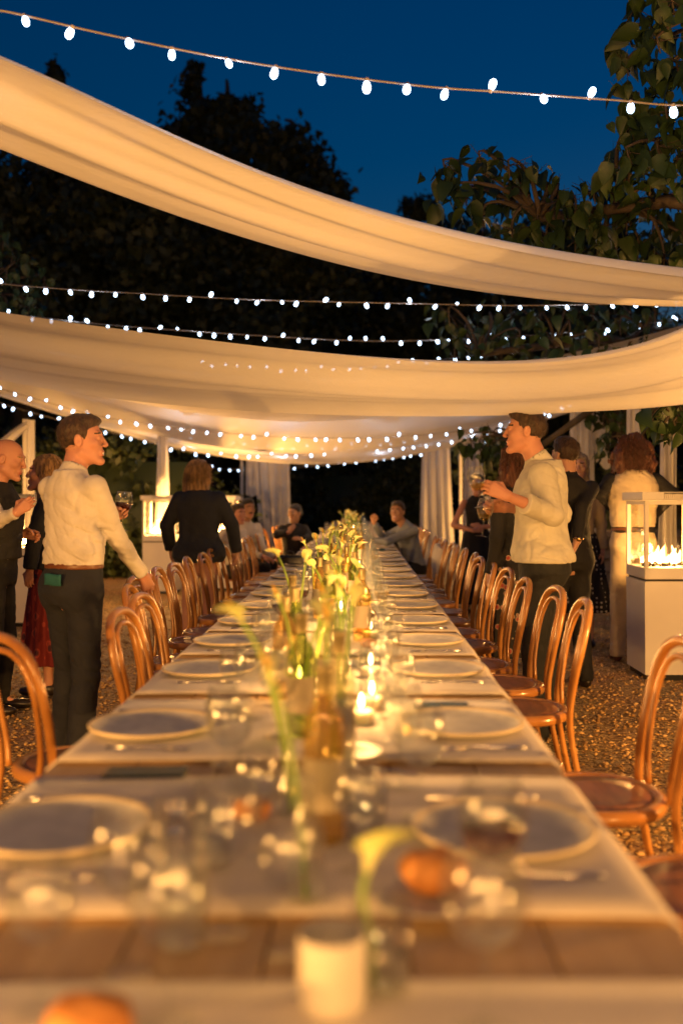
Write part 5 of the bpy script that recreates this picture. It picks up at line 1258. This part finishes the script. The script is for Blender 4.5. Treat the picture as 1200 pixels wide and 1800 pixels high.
# seated pair left
def seat_on(x, y, rz, label): chair(x, y, rz, label, 1.0)
person('seated man with a dark moustache in an open white shirt near the far left side', (-1.33,12.75), -140, 1.78, 0, 'skin_c', ('short_tall','h_black'), head=(0,.05,-10,2), sit=.42, top=dict(m='shirt', hem=1.0, name='shirt'), bottom=('trousers','blackc'), res=.015, hres=.006, hand_res=.007, brow='h_black', beard='moustache',
    arms={'L': ((-1.10,12.60,.72),(-.95,12.55,.62),(1,.1,-.2),(0,0,1),.4,1.0),'R': ((-1.55,12.55,.75),(-1.40,12.40,.62),(.5,-.3,-.2),(0,0,1),.4,1.0)})
person('seated dark haired man in a white shirt leaning forward beside the moustached man', (-1.42,12.25), -125, 1.74, 0, 'skin_b', ('short','h_brown'), head=(0,.07,-10,0), sit=.44, top=dict(m='shirt', hem=1.0, name='shirt'), bottom=('trousers','blackc'), res=.015, hres=.006, hand_res=.007,
    arms={'L': ((-1.25,12.05,.75),(-1.05,12.0,.66),(1,.1,-.2),(0,0,1),.4,1.0),'R': ((-1.62,12.05,.78),(-1.42,11.92,.66),(.5,-.3,-.2),(0,0,1),.4,1.0)})
# seated woman in black
person('seated dark haired woman in black blazer with a hand on her chest', (-.80,13.9), -160, 1.72, 1, 'skin_c', ('bun','h_black'), head=(0,.05,-52,-6), sit=.43, top=dict(m='char', hem=1.0, name='top', collar=False, sleeve=0, grow=.008), jacket=dict(m='blackc', hem=.9, grow=.03, flare=.02, name='blazer'), bottom=('trousers','blackc'), res=.014, hres=.006, hand_res=.006, brow='h_black', mouth=1,
    arms={'R': ((-1.02,13.75,.86),(-.84,13.66,.90),(.45,0,.7),(-.1,-1,.1),.4,.8),'L': ((-.56,13.78,.82),(-.66,13.60,.80),(-.5,-.4,.2),(0,-.6,.6),.4,1.0)})
# seated man right
person('seated man in a grey blue shirt at the far right with raised fist', (.80,12.35), 118, 1.76, 0, 'skin_c', ('short','h_brown'), head=(0,.10,38,4), sit=.43, lean=(.0,.13), top=dict(m='greyblue', hem=.98, name='shirt', grow=.016), bottom=('trousers','blackc'), res=.012, hres=.006, hand_res=.006, mouth=1,
    arms={'L': ((.45,12.05,.84),(.22,12.10,.86),(-.95,.1,.05),(0,-.3,.9),.9,.97),'R': ((.42,12.60,.86),(.30,12.35,1.06),(-.15,-.1,.95),(-.2,.9,.2),1.15,.97)})
# group behind the linen shirt man
person('guest with wavy auburn hair in black behind the man holding wine glasses', (1.20,6.75), 25, 1.73, 1, 'skin_a', ('wavy','h_auburn'), head=(0,.05,0,0), top=dict(m='blackc', hem=.9, name='blouse', grow=.02), bottom=('skirt','floral2',.30,.06), res=.012, hres=.006, strand=(160,8,.20,.02))
person('dark haired man in a black shirt with a gold watch, back turned', (1.62,7.15), 20, 1.80, 0, 'skin_a', ('short_tall','h_brown'), head=(0,.05,10,0),
    arms={'R': (W(1022,890,6.95), W(1014,950,6.85), (-.3,.2,-.9), (.9,-.3,0), .5, .93)}, top=dict(m='blackc', hem=.98, name='shirt'), bottom=('trousers','blackc'), res=.012, hres=.006)
mb = MB(); c = P(1015,947,6.84); mb.tube([(.034*math.cos(a), .034*math.sin(a), 0) for a in np.linspace(0,6.283,20)], .006, 6, cap=False); mb.lathe([(.0001,0),(.019,0),(.019,.008),(.0001,.009)], 16, M=Matrix.Translation((0,-.034,0)) @ Matrix.Rotation(R(90),4,'X'))
o = mb.build('watch', M['gold'], loc=tuple(c)); tag(o, 'gold wristwatch on the wrist of the man in the black shirt', 'watch')
person('smiling blonde woman in beige top and black polka dot skirt on the right', (2.14,9.2), 168, 1.78, 1, 'skin_a', ('long','h_pale'), head=(0,.05,0,0), top=dict(m='tanc', hem=.72, name='tunic', collar=False, grow=.022, sleeve=.9), bottom=('skirt','dots',.32,.13), res=.012, hres=.006, mouth=1)
person('guest with big curly brown hair in cream waistcoat and trousers, back turned', (2.41,8.35), 0, 1.90, 0, 'skin_b', ('curly','h_auburn'), head=(0,.05,0,0), arms={'L': (W(1054,868,8.30), W(1085,905,8.75), (.5,.8,0), (-.5,.2,.6), .5, 1.0), 'R': (W(1184,868,8.30), W(1150,905,8.75), (-.5,.8,0), (.5,.2,.6), .5, 1.0)},
    top=dict(m='blackc', hem=1.0, name='shirt', grow=.012, collar=False), jacket=dict(m='cream', hem=1.05, sleeve=0, grow=.040, flare=0, name='waistcoat'), bottom=('trousers','cream',0,True,'shoe_b'), feet=((-.14,-.02),(.13,.10)), res=.010, hres=.006, strand=(420,9,.24,.045))
person('woman in a long black dress, arms crossed, far behind the raised wine glasses', (P(838,0,11.8).x,11.8), 175, 1.66, 1, 'skin_b', ('bun','h_black'), head=(0,.05,10,0), top=dict(m='blackc', hem=.95, name='dress_top', collar=False, sleeve=0, grow=.01), bottom=('skirt','blackc',.12,.10), res=.014, hres=.006, hand_res=.006,
    arms={'L': ((1.80,11.68,1.05),(1.54,11.60,1.03),(-.9,0,.15),(0,-1,.2),.4,.5),'R': ((1.22,11.68,1.05),(1.44,11.55,.99),(.9,0,.1),(0,-1,.2),.4,.5)})
